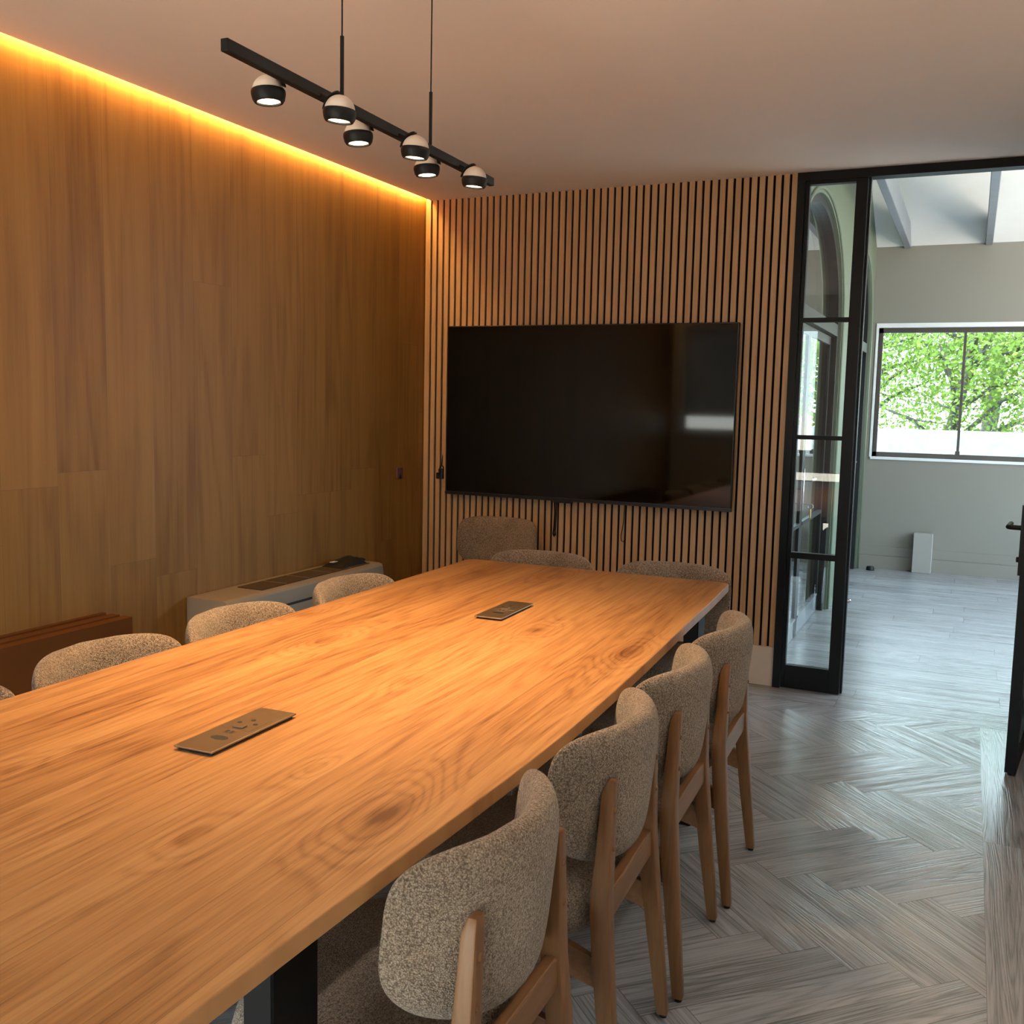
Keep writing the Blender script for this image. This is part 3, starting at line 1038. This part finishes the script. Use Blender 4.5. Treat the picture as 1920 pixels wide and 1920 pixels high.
# ---- power plates let into the table
def power_plate(cx, cy, ang, label):
    root = thing('power_socket', (cx, cy, 0.75), label, 'power socket', 'bronze socket plates on the table')
    rot = Matrix.Rotation(ang, 3, 'Z')

    def fin(name, bm, mat, par=root, **k):
        for v in bm.verts:
            p = rot @ v.co
            v.co = Vector((cx + p.x, cy + p.y, 0.75 + p.z))
        return link(name, bm, mat, par, **k)
    bm = bmesh.new()
    add_box(bm, -0.040, 0.040, -0.128, 0.128, 0.0, 0.0052)
    fin('under_plate', bm, M['bronze_dark'])
    bm = bmesh.new()
    add_box(bm, -0.0465, 0.0465, -0.1345, 0.1345, 0.005, 0.0095, 0.0022, 3)
    plate = fin('plate', bm, M['bronze_plate'])
    bm = bmesh.new()
    add_lathe(bm, [(0, 0.0004), (0.021, 0.0004), (0.021, 0.0), (0, 0.0)], (0.004, -0.062, 0.0094), 8)
    for v in bm.verts:
        v.co.y = -0.062 + (v.co.y + 0.062) * 0.55
    fin('cable_outlet', bm, M['bronze_dark'], plate)
    bm = bmesh.new()
    add_box(bm, -0.012, 0.012, -0.034, -0.018, 0.0094, 0.0103, 0.0003)
    u = fin('usb_port', bm, M['bronze_plate'], plate)
    bm = bmesh.new()
    for s_ in (-1, 1):
        add_box(bm, s_ * 0.0055 - 0.0035, s_ * 0.0055 + 0.0035, -0.032, -0.020, 0.0102, 0.0106)
    fin('usb_slot', bm, M['bronze_dark'], plate)
    bm = bmesh.new()
    add_box(bm, -0.034, 0.034, -0.008, 0.068, 0.0094, 0.0101, 0.0003)
    fin('socket_face', bm, M['bronze_plate'], plate)
    bm = bmesh.new()
    add_prism(bm, [(-0.012, -0.004, 0.0100), (0.012, -0.004, 0.0100), (0.012, 0.014, 0.0100), (-0.012, 0.014, 0.0100)], (0, 0, 0.004), 0.0006)
    fin('rocker_switch', bm, M['bronze_plate'], plate)
    bm = bmesh.new()
    for hx, hy_ in ((-0.020, 0.030), (0.018, 0.032), (-0.002, 0.052)):
        add_lathe(bm, [(0, 0.0005), (0.0052, 0.0005), (0.0052, 0), (0, 0)], (hx, hy_, 0.0100), 12)
    fin('pin_hole', bm, M['bronze_dark'], plate)


power_plate(1.624, -3.594, R(1.3), 'bronze socket plate on the brightly lit near half of the table')
power_plate(1.596, -2.259, R(1.3), 'bronze socket plate on the far half of the table')


# ================================================================== CHAIRS
BW, ZM, ZT, ZBm = 0.239, 0.650, 0.794, 0.495     # back half width, widest height, top, bottom
KB = 1.95                                         # wrap of the back
YC = -0.208                                       # local y of the back's mid surface


def back_outline(t):
    c_, s_ = math.cos(t), math.sin(t)
    if s_ >= 0:
        e = 2 / 5.6
        return (BW * math.copysign(abs(c_) ** e, c_), ZM + (ZT - ZM) * abs(s_) ** e)
    ex, ez = 2 / 2.35, 2 / 2.5
    return (BW * math.copysign(abs(c_) ** ex, c_), ZM - (ZM - ZBm) * abs(s_) ** ez)


def chair_back_mesh():
    bm = bmesh.new()
    NT, NR = 72, 16
    zc_ = 0.645
    TH_ = 0.034
    layers = {}
    for side in (1, -1):
        prev = None
        cx_ = None
        for k in range(NR + 1):
            r_ = math.sin(0.5 * math.pi * k / NR)
            ring_ = []
            for j in range(NT):
                x, z = back_outline(2 * math.pi * j / NT)
                X = r_ * x
                Z = zc_ + r_ * (z - zc_)
                h = TH_ * math.sqrt(max(0.0, 1 - r_ ** 5))
                yb = YC + KB * X * X - 0.10 * (Z - 0.62)
                if k == 0:
                    break
                if k == NR and side == -1:
                    ring_ = layers['rim']
                    break
                ring_.append(bm.verts.new((X, yb + side * h, Z)))
            if k == 0:
                cx_ = bm.verts.new((0, YC + side * TH_ - 0.10 * (zc_ - 0.62), zc_))
                continue
            if k == NR and side == 1:
                layers['rim'] = ring_
            if prev is None:
                for j in range(NT):
                    bm.faces.new((cx_, ring_[j], ring_[(j + 1) % NT]))
            else:
                for j in range(NT):
                    bm.faces.new((prev[j], ring_[j], ring_[(j + 1) % NT], prev[(j + 1) % NT]))
            prev = ring_
    return bm


def seat_mesh():
    bm = bmesh.new()
    NT, NR = 64, 10
    z0, z1 = 0.375, 0.478

    def o2(t):
        c_, s_ = math.cos(t), math.sin(t)
        e = 2 / 4.2
        return (0.232 * math.copysign(abs(c_) ** e, c_) * (1.0 + 0.05 * s_), 0.022 + 0.206 * math.copysign(abs(s_) ** e, s_))
    prof = []
    for k in range(NR + 1):
        t = k / NR
        prof.append((math.sin(t * math.pi / 2) ** 0.8 * 0.93, z1 - 0.012 * t ** 3))
    prof[0] = (0, z1)
    prof += [(0.975, z1 - 0.020), (1.0, z1 - 0.042), (1.0, z1 - 0.065), (0.97, z0 + 0.012), (0.93, z0), (0.4, z0), (0, z0)]
    prev = None
    for r_, z in prof:
        if r_ == 0:
            ring_ = [bm.verts.new((0, 0.022, z))]
        else:
            ring_ = [bm.verts.new((o2(2 * math.pi * j / NT)[0] * r_, 0.022 + (o2(2 * math.pi * j / NT)[1] - 0.022) * r_, z)) for j in range(NT)]
        if prev:
            for j in range(NT):
                j2 = (j + 1) % NT
                if len(prev) == 1:
                    bm.faces.new((prev[0], ring_[j], ring_[j2]))
                elif len(ring_) == 1:
                    bm.faces.new((prev[j], prev[j2], ring_[0]))
                else:
                    bm.faces.new((prev[j], prev[j2], ring_[j2], ring_[j]))
        prev = ring_
    return bm


def loft(bm, secs, bev=0.004):
    """rectangular sections (cx, cy, z, half x, half y) joined into one tapering member"""
    rings = [[bm.verts.new((cx + sx * hx, cy + sy * hy, z)) for sx, sy in ((-1, -1), (1, -1), (1, 1), (-1, 1))] for cx, cy, z, hx, hy in secs]
    fs = [bm.faces.new(list(reversed(rings[0]))), bm.faces.new(rings[-1])]
    for a_, b_ in zip(rings, rings[1:]):
        for k in range(4):
            fs.append(bm.faces.new((a_[k], a_[(k + 1) % 4], b_[(k + 1) % 4], b_[k])))
    es = [e for e in bm.edges if not (len(e.link_faces) == 2 and e.link_faces[0].normal.length and False)]
    bmesh.ops.recalc_face_normals(bm, faces=bm.faces)
    sharp_e = [e for e in bm.edges if len(e.link_faces) == 2 and e.link_faces[0].normal.angle(e.link_faces[1].normal, 0) > 0.6]
    bmesh.ops.bevel(bm, geom=sharp_e, offset=bev, segments=2, profile=0.5, affect='EDGES')


def post_y(z):
    # rear face line of the back posts: splayed out at the foot, leaning out again at the top
    pts = [(0.0, -0.260), (0.30, -0.232), (0.46, -0.219), (0.70, -0.217)]
    for (z0, a0), (z1, a1) in zip(pts, pts[1:]):
        if z <= z1:
            return a0 + (a1 - a0) * (z - z0) / (z1 - z0)
    return pts[-1][1]


def make_chair():
    t = thing('dining_chair', (0, 0, 0), None, 'chair')
    link('seat', seat_mesh(), M['fabric'], t, True)
    link('backrest', chair_back_mesh(), M['fabric'], t, True)
    for s_ in (-1, 1):
        bm = bmesh.new()
        xt, xb_ = s_ * 0.150, s_ * 0.205
        px = lambda z: xb_ + (s_ * 0.182 - xb_) * min(z / 0.42, 1) + (s_ * 0.160 - s_ * 0.182) * max(0, (z - 0.42) / 0.28)
        secs = []
        for z, hx, hy in ((0.008, 0.013, 0.013), (0.20, 0.017, 0.017), (0.36, 0.022, 0.019), (0.46, 0.022, 0.019), (0.58, 0.019, 0.015), (0.675, 0.0165, 0.0125), (0.70, 0.013, 0.008)):
            secs.append((px(z), post_y(z) + hy, z, hx, hy))
        loft(bm, secs)
        leg = link('leg', bm, M['chair_wood'], t, True, 35)
        for z in (0.565, 0.640):
            bm = bmesh.new()
            mt = Matrix.Rotation(R(90), 4, 'X')
            add_lathe(bm, [(0.0062, 0.0), (0.006, 0.003), (0.004, 0.0045), (0, 0.005)], (px(z), post_y(z) + 0.001, z), 14, mt)
            link('screw_cap', bm, M['chair_wood'], leg, True, 50)
        bm = bmesh.new()
        add_lathe(bm, [(0, 0), (0.009, 0), (0.009, 0.010), (0, 0.010)], (px(0), post_y(0) + 0.013, 0), 14)
        tag(link('foot_glide', bm, M['black_matt'], leg), 'black plastic glide')
        # front leg
        bm = bmesh.new()
        loft(bm, [(s_ * 0.205, 0.205, 0.0, 0.013, 0.013), (s_ * 0.197, 0.198, 0.20, 0.017, 0.017), (s_ * 0.190, 0.190, 0.375, 0.021, 0.021)])
        link('leg', bm, M['chair_wood'], t, True, 35)
        # sloping side rail from the back post up to the front leg
        bm = bmesh.new()
        pts = [(s_ * 0.178, post_y(.30) + 0.03, 0.275), (s_ * 0.178, post_y(.30) + 0.03, 0.335), (s_ * 0.178, -0.15, 0.352), (s_ * 0.178, -0.08, 0.377),
               (s_ * 0.178, 0.19, 0.377), (s_ * 0.178, 0.19, 0.335), (s_ * 0.178, -0.02, 0.325)]
        add_prism(bm, [(p[0] - 0.009, p[1], p[2]) for p in pts], (0.018, 0, 0), 0.003)
        link('side_rail', bm, M['chair_wood_y'], t)
    bm = bmesh.new()
    add_box(bm, -0.168, 0.168, post_y(.44) + 0.006, post_y(.44) + 0.030, 0.408, 0.470, 0.004, 2)
    link('back_rail', bm, M['chair_wood_y'], t)
    bm = bmesh.new()
    add_box(bm, -0.17, 0.17, 0.175, 0.197, 0.335, 0.377, 0.003)
    link('front_rail', bm, M['chair_wood_y'], t)
    return t


chair0 = make_chair()
used = []


def copy_tree(o, parent=None):
    c = o.copy()
    COL.objects.link(c)
    if parent is not None:
        c.parent = parent
    for ch in list(o.children):
        copy_tree(ch, c)
    return c


def place_chair(x, y, rz, label, group=None):
    t = chair0 if not used else copy_tree(chair0)
    used.append(t)
    t.location = (x, y, 0)
    t.rotation_euler = (0, 0, R(rz))
    t['label'] = label
    t['group'] = 'beige boucle chairs around the table'
    return t


CHX = 2.128
place_chair(CHX, -3.777, 90.5, 'beige chair nearest the camera on the right side of the table')
place_chair(CHX, -3.204, 92.5, 'beige chair second from the camera on the right of the table')
place_chair(CHX, -2.716, 92, 'beige chair third from the camera on the right of the table')
place_chair(CHX + .005, -2.212, 92, 'beige chair farthest along the right side, near the glass screen')
LX = 1.128
place_chair(LX + .01, -3.865, -90, 'beige chair at the left table side, just cut by the picture edge')
place_chair(LX, -3.335, -90, 'beige chair at the left table side, in front of the brown boards')
place_chair(LX, -2.830, -90, 'beige chair at the left table side, before the near end of the fan coil unit')
place_chair(LX, -2.225, -90, 'beige chair at the left table side, before the far end of the fan coil unit')
place_chair(1.315, -1.425, 180, 'beige chair at the far table end, on the left below the screen')
place_chair(1.890, -1.425, 180, 'beige chair at the far table end, on the right below the screen')
place_chair(0.612, -0.375, 180, 'beige chair standing apart in the corner against the slatted wall')

# ================================================================== TELEVISION
tv = thing('television', (1.013, -0.022, 1.38), 'large black wall mounted television on the slatted wall', 'television')
t0, t1, tz0, tz1 = 0.183, 1.8435, 0.8975, 1.854
bm = bmesh.new()
add_box(bm, t0, t1, -0.066, -0.040, tz0, tz1, 0.004, 2)
link('casing', bm, M['bezel'], tv)
boxes('screen', [(t0 + .006, t1 - .006, -0.0675, -0.0655, tz0 + 0.016, tz1 - .006)], M['screen'], tv)
boxes('lower_bezel', [(t0 - 0.002, t1 + 0.002, -0.072, -0.050, tz0 - 0.004, tz0 + 0.012)], M['bezel'], tv)
boxes('wall_bracket', [(0.7, 1.3, -0.040, -0.022, 1.15, 1.60)], M['black_matt'], tv)
boxes('sensor_bar', [(0.86, 0.97, -0.068, -0.052, tz0 - 0.014, tz0 - .004)], M['bezel'], tv)

# cables hanging below the television
bm = bmesh.new()
add_tube(bm, [(0.853, -0.03, 0.90), (0.856, -0.028, 0.82), (0.852, -0.028, 0.73), (0.849, -0.03, 0.700), (0.856, -0.034, 0.690), (0.862, -0.03, 0.705)], 0.0045, 8)
add_tube(bm, [(0.866, -0.03, 0.90), (0.864, -0.028, 0.80), (0.860, -0.028, 0.715), (0.866, -0.034, 0.700), (0.857, -0.036, 0.693)], 0.003, 8)
tag(link('cable', bm, M['black_matt'], None, True), 'knotted black cable hanging below the television', 'cable')
bm = bmesh.new()
add_tube(bm, [(1.262, -0.03, 0.90), (1.258, -0.028, 0.80), (1.246, -0.028, 0.72), (1.249, -0.03, 0.695), (1.262, -0.03, 0.690), (1.268, -0.03, 0.70)], 0.0022, 8)
tag(link('cable', bm, M['black_matt'], None, True), 'thin looped cable hanging below the right half of the television', 'cable')

# black adapter hanging left of the television
ad = thing('cable_adapter', (0.122, -0.024, 1.0), 'small black adapter hanging from a loop left of the television', 'adapter')
bm = bmesh.new()
add_box(bm, 0.108, 0.148, -0.050, -0.0225, 0.975, 1.012, 0.004, 2)
add_box(bm, 0.122, 0.148, -0.048, -0.0225, 1.008, 1.036, 0.004, 2)
link('body', bm, M['bezel'], ad)
bm = bmesh.new()
add_tube(bm, [(0.135 + 0.0125 * math.cos(R(a_)), -0.03, 1.034 + 0.018 * math.sin(R(a_))) for a_ in range(0, 181, 15)], 0.0035, 8)
add_tube(bm, [(0.135, -0.03, 1.05), (0.1355, -0.019, 1.12), (0.1365, -0.017, 1.6), (0.1365, -0.017, 2.5)], 0.0028, 8)
link('loop_cord', bm, M['bezel'], ad, True)

# purple plate on the oak wall
sp = thing('socket_outlet', (0.0, -0.286, 1.01), 'small purple plate on the oak wall near the corner', 'socket')
bm = bmesh.new()
add_box(bm, 0.0005, 0.010, -0.322, -0.258, 0.985, 1.048, 0.003)
link('plate', bm, M['purple'], sp)
bm = bmesh.new()
add_prism(bm, [(0.0098, -0.303, 0.986), (0.0098, -0.277, 0.986), (0.0098, -0.290, 1.012)], (0.002, 0, 0))
link('notch', bm, M['bronze_dark'], sp)

# ================================================================== FAN COIL UNIT, POUCH, BOARDS
fc = thing('fan_coil_unit', (0.11, -1.40, 0), 'low white fan coil unit with brown top grille along the oak wall', 'heater')
yN, yFf, zt, xw = -1.99, -0.80, 0.592, 0.222
bm = bmesh.new()
prof = [(0.004, 0.09), (0.004, zt), (xw - 0.03, zt), (xw - 0.012, zt - 0.004), (xw - 0.002, zt - 0.016), (xw, zt - 0.05), (xw, 0.09)]
add_prism(bm, [(p[0], yN, p[1]) for p in prof], (0, yFf - yN, 0), 0.002)
link('casing', bm, M['heater_white'], fc, True, 30)
boxes('plinth', [(0.01, xw - 0.03, yN + .03, yFf - .03, 0.0, 0.09)], M['black_matt'], fc)
boxes('front_panel', [(xw - .001, xw + 0.006, yN + 0.28, yFf - .02, 0.12, zt - 0.085)], M['heater_white'], fc)
boxes('front_groove', [(xw - .001, xw + 0.002, yN + 0.28, yFf - .02, zt - 0.085, zt - 0.074)], M['bronze_dark'], fc)
bm = bmesh.new()
gy0, gy1 = -1.72, -0.86
add_box(bm, 0.045, 0.180, gy0, gy1, zt - 0.001, zt + 0.0012)
gr = link('grille', bm, M['bronze_dark'], fc)
bm = bmesh.new()
k = gy0
nb = 0
while k < gy1 - 0.004:
    add_box(bm, 0.046, 0.179, k + 0.001, k + 0.0052, zt + 0.001, zt + 0.004)
    k += 0.0085
for q in range(1, 5):
    yy = gy0 + (gy1 - gy0) * q / 5
link('grille_bars', bm, M['grille'], gr)
bm = bmesh.new()
for q in range(1, 5):
    yy = gy0 + (gy1 - gy0) * q / 5
    for kk in range(14):
        xx = 0.050 + kk * 0.0095
        add_box(bm, xx, xx + 0.005, yy - 0.003, yy + 0.003, zt + 0.001, zt + 0.0050)
tag(link('grille_studs', bm, M['heater_white'], gr), 'pale studs across the grille')

po = thing('pouch', (0.105, -0.96, zt + .004), 'black pouch with cables lying on the fan coil unit', 'pouch')
bm = bmesh.new()
NX, NY = 14, 18
zb = zt + 0.0045


def pouch_h(u, v):
    e = max(0.0, 1 - abs(2 * u - 1) ** 3) * max(0.0, 1 - abs(2 * v - 1) ** 3)
    return e ** 0.5 * (0.012 + 0.030 * v + 0.006 * math.sin(9 * u + 5 * v) * v)


gridt = [[bm.verts.new((0.045 + 0.125 * (i / NX) - .01 * math.sin(3 * j / NY), -1.09 + 0.21 * j / NY, zb + 0.002 + pouch_h(i / NX, j / NY))) for j in range(NY + 1)] for i in range(NX + 1)]
gridb = [[bm.verts.new((gridt[i][j].co.x, gridt[i][j].co.y, zb)) for j in range(NY + 1)] for i in range(NX + 1)]
for i in range(NX):
    for j in range(NY):
        bm.faces.new((gridt[i][j], gridt[i + 1][j], gridt[i + 1][j + 1], gridt[i][j + 1]))
        bm.faces.new((gridb[i][j], gridb[i][j + 1], gridb[i + 1][j + 1], gridb[i + 1][j]))
for j in range(NY):
    bm.faces.new((gridt[0][j], gridt[0][j + 1], gridb[0][j + 1], gridb[0][j]))
    bm.faces.new((gridt[NX][j], gridb[NX][j], gridb[NX][j + 1], gridt[NX][j + 1]))
for i in range(NX):
    bm.faces.new((gridt[i][0], gridb[i][0], gridb[i + 1][0], gridt[i + 1][0]))
    bm.faces.new((gridt[i][NY], gridt[i + 1][NY], gridb[i + 1][NY], gridb[i][NY]))
link('body', bm, M['pouch'], po, True, 50)
bm = bmesh.new()
add_box(bm, 0.075, 0.100, -1.070, -1.030, zb + 0.0195, zb + 0.0235, 0.001)
tag(link('label_patch', bm, M['label_white'], po), 'white label')
bm = bmesh.new()
cyc = []
for k in range(40):
    a_ = k * 0.42
    cyc.append((0.105 + 0.042 * math.cos(a_) + 0.01 * math.sin(2.3 * k), -0.872 + 0.022 * math.sin(a_), zb + 0.006 + 0.012 * (0.5 + 0.5 * math.sin(1.7 * a_))))
add_tube(bm, cyc, 0.003, 6)
link('coiled_cable', bm, M['bezel'], po, True)

for x0, x1, lab in ((0.003, 0.026, 'brown board standing on edge, rearmost, against the oak wall'), (0.052, 0.094, 'brown board standing on edge, middle of the three by the oak wall'),
                    (0.115, 0.157, 'brown board standing on edge, front of the three by the oak wall')):
    bm = bmesh.new()
    add_box(bm, x0, x1, -4.55, -2.435, 0.0, 0.61, 0.0015)
    tag(link('brown_board', bm, M['brown_board']), lab, 'board', 'brown boards along the oak wall')

# ================================================================== PENDANT LAMP
A_ = Vector((1.550, -3.530, 2.117))
B_ = Vector((1.520, -2.260, 2.113))
pn = thing('pendant_lamp', tuple((A_ + B_) / 2), 'black bar pendant lamp with six round spot heads over the table', 'pendant lamp')
dv = (B_ - A_).normalized()
nv = Vector((dv.y, -dv.x, 0))
bm = bmesh.new()
hw, hh = 0.009, 0.0125
prof = [(-hw, -hh), (hw, -hh), (hw, hh), (-hw, hh)]
add_prism(bm, [tuple(A_ + nv * p[0] + Vector((0, 0, p[1]))) for p in prof], tuple(B_ - A_), 0.002)
link('bar', bm, M['black_matt'], pn)
for f in (0.331, 0.678):
    p = A_ + (B_ - A_) * f
    bm = bmesh.new()
    add_tube(bm, [(p.x, p.y, p.z + hh - .004), (p.x, p.y, p.z + 0.155)], 0.0048, 12)
    rod = link('rod', bm, M['black_matt'], pn, True, 40)
    bm = bmesh.new()
    add_tube(bm, [(p.x, p.y, p.z + 0.155), (p.x, p.y, H)], 0.0019, 8)
    link('cable', bm, M['black_matt'], rod, True, 40)
    bm = bmesh.new()
    add_lathe(bm, [(0, H), (0.03, H), (0.03, H - 0.02), (0.027, H - 0.024), (0, H - 0.024)], (p.x, p.y, 0), 24)
    link('ceiling_cup', bm, M['black_matt'], rod, True, 40)
heads = [(-1, -3.316), (1, -3.204), (-1, -2.950), (1, -2.853), (-1, -2.585), (1, -2.500)]
for sd, hy in heads:
    f = (hy - A_.y) / (B_.y - A_.y)
    p = A_ + (B_ - A_) * f + nv * (sd * 0.056)
    c = Vector((p.x, hy, p.z - (0.030 if sd < 0 else 0.052)))          # ring centre
    tilt = Matrix.Rotation(R(4 * sd), 4, 'Y')
    bm = bmesh.new()                             # black ring cup
    add_lathe(bm, [(0.031, 0.010), (0.0365, 0.010), (0.0375, 0.007), (0.0375, 0.001), (0.0350, -0.010), (0.0315, -0.0155), (0.0258, -0.016), (0.025, -0.013), (0.025, -0.008), (0.030, 0.008), (0.031, 0.010)], c, 40, tilt)
    head = link('lamp_head', bm, M['black_matt'], pn, True, 40)
    bm = bmesh.new()                             # pale dome above the ring
    prof = [(0.0345 * math.cos(R(a_)), 0.008 + 0.034 * math.sin(R(a_))) for a_ in range(0, 91, 9)]
    prof[-1] = (0, 0.042)
    add_lathe(bm, prof, c, 36, tilt)
    tag(link('dome', bm, M['dome'], head, True), 'pale peach dome')
    bm = bmesh.new()                             # curved bracket from the bar over the dome
    arcp = []
    for k in range(13):
        a_ = R(14 + 76 * k / 12)
        arcp.append(c + Vector((-nv.x * sd * 0.0395 * math.cos(a_), -nv.y * sd * 0.0395 * math.cos(a_), 0.004 + 0.043 * math.sin(a_))))
    wv = dv * 0.008
    prevv = None
    for q in arcp:
        cur = [bm.verts.new(q - wv), bm.verts.new(q + wv)]
        o_ = (q - (c + Vector((0, 0, .014)))).normalized() * 0.003
        cur += [bm.verts.new(q + wv + o_), bm.verts.new(q - wv + o_)]
        if prevv:
            for k in range(4):
                bm.faces.new((prevv[k], prevv[(k + 1) % 4], cur[(k + 1) % 4], cur[k]))
        else:
            bm.faces.new(cur)
        prevv = cur
    bm.faces.new(list(reversed(prevv)))
    add_tube(bm, [tuple(arcp[5]), tuple(A_ + (B_ - A_) * f + Vector((0, 0, -0.002)))], 0.006, 10)
    link('bracket', bm, M['black_matt'], head)
    bm = bmesh.new()                             # glowing lens
    add_lathe(bm, [(0, -0.0105), (0.020, -0.0110), (0.0252, -0.012), (0.0252, -0.009), (0, -0.008)], c, 32, tilt)
    tag(link('lens', bm, M['lens'], head, True, 40), 'glowing lens')
    ld = bpy.data.lights.new('lamp_light', 'SPOT')
    ld.energy = SPOT_WATTS
    ld.color = SPOT_COLOR
    ld.spot_size = R(104)
    ld.spot_blend = 1.0
    ld.shadow_soft_size = 0.022
    lo = bpy.data.objects.new('lamp_light', ld)
    COL.objects.link(lo)
    lo.parent = head
    lo.location = c + Vector((0, 0, -0.020)) - Vector(pn.location)

# ================================================================== OUTSIDE
sbox('ground', [(-12, 18, YF + 0.2, 40, -0.35, -0.30)], M['ground'], 'pale paving outside the window', 'ground')
bm = bmesh.new()
add_box(bm, -8, 15, 8.9, 9.15, -0.30, 1.185)
tag(link('garden_wall', bm, M['ext_wall']), 'low white plastered garden wall outside the window', 'wall')


def tree(name, x, y, h, spread, mat, seed, label, lean=0.0, nleaf=8500, trunk_r=0.13):
    rnd = random.Random(seed)
    t = thing(name, (x, y, -0.30), label, 'tree', 'trees outside the window')
    bm = bmesh.new()
    base = Vector((x, y, -0.30))
    tip = Vector((x + lean, y, h * 0.62))
    mid = (base + tip) / 2 + Vector((rnd.uniform(-.1, .1), 0, 0))
    add_tube(bm, [base, (base * 2 + mid) / 3, mid, (mid + tip) / 2, tip], [trunk_r, trunk_r * .9, trunk_r * .75, trunk_r * .6, trunk_r * .35], 10)
    ends = []
    for k in range(11):
        f = 0.38 + 0.6 * k / 10
        st_ = base.lerp(tip, f)
        a_ = rnd.uniform(0, 6.28)
        ln = spread * rnd.uniform(0.6, 1.05)
        e = st_ + Vector((math.cos(a_) * ln, math.sin(a_) * ln * 0.7, rnd.uniform(0.2, 0.9) * ln))
        m_ = st_.lerp(e, 0.5) + Vector((0, 0, 0.12 * ln))
        add_tube(bm, [st_, m_, e], [trunk_r * .34, trunk_r * .22, trunk_r * .08], 7)
        ends += [e, m_, m_.lerp(e, .5)]
        for q in range(2):
            e2 = m_ + Vector((rnd.uniform(-1, 1), rnd.uniform(-1, 1), rnd.uniform(-.3, .7))) * ln * 0.5
            add_tube(bm, [m_, e2], [trunk_r * .15, trunk_r * .05], 6)
            ends.append(e2)
    link('trunk', bm, M['bark'], t, True)
    bm = bmesh.new()
    for k in range(nleaf):
        e = rnd.choice(ends)
        d = Vector((rnd.gauss(0, 1), rnd.gauss(0, 1), rnd.gauss(0, 1))) * spread * 0.26
        p = e + d
        if p.z < 1.0:
            continue
        s_ = rnd.uniform(0.030, 0.064)
        ax = Vector((rnd.uniform(-1, 1), rnd.uniform(-1, 1), rnd.uniform(-1, 0.4))).normalized()
        sd_ = ax.orthogonal().normalized()
        sd_ = Matrix.Rotation(rnd.uniform(0, 6.28), 3, ax) @ sd_
        nn_ = ax.cross(sd_)
        vs = [bm.verts.new(p), bm.verts.new(p + ax * s_ * .55 + sd_ * s_ * .42 + nn_ * s_ * .08), bm.verts.new(p + ax * s_ * 1.5), bm.verts.new(p + ax * s_ * .55 - sd_ * s_ * .42 + nn_ * s_ * .08)]
        bm.faces.new(vs)
    link('foliage', bm, mat, t)
    return t


tree('tree', 2.55, 11.0, 4.2, 1.5, M['leaf'], 3, 'green leafy tree in the left half of the window', 0.35)
tree('tree', 3.75, 11.0, 4.4, 1.6, M['leaf_yellow'], 5, 'yellow green tree with leaning trunk right of the mullion', 0.5)
tree('tree', 1.2, 11.6, 4.4, 1.7, M['leaf'], 9, 'green tree at the left edge of the window', -0.2)
tree('tree', 5.4, 11.2, 4.6, 1.8, M['leaf'], 12, 'broad green tree off to the right of the window', 0.2)
tree('tree', 3.0, 13.8, 5.0, 2.1, M['leaf_dark'], 15, 'deeper green tree standing behind the others', 0.3, 9500, 0.16)
tree('tree', 0.0, 14.5, 5.2, 2.3, M['leaf_dark'], 21, 'deep green tree far left behind the garden wall', 0.1, 5500, 0.16)
tree('tree', 6.6, 14.5, 5.2, 2.3, M['leaf'], 27, 'tall green tree far right behind the garden wall', 0.1, 5500, 0.16)

# remove build-time helper values
for o in S.objects:
    if '_base' in o:
        del o['_base']
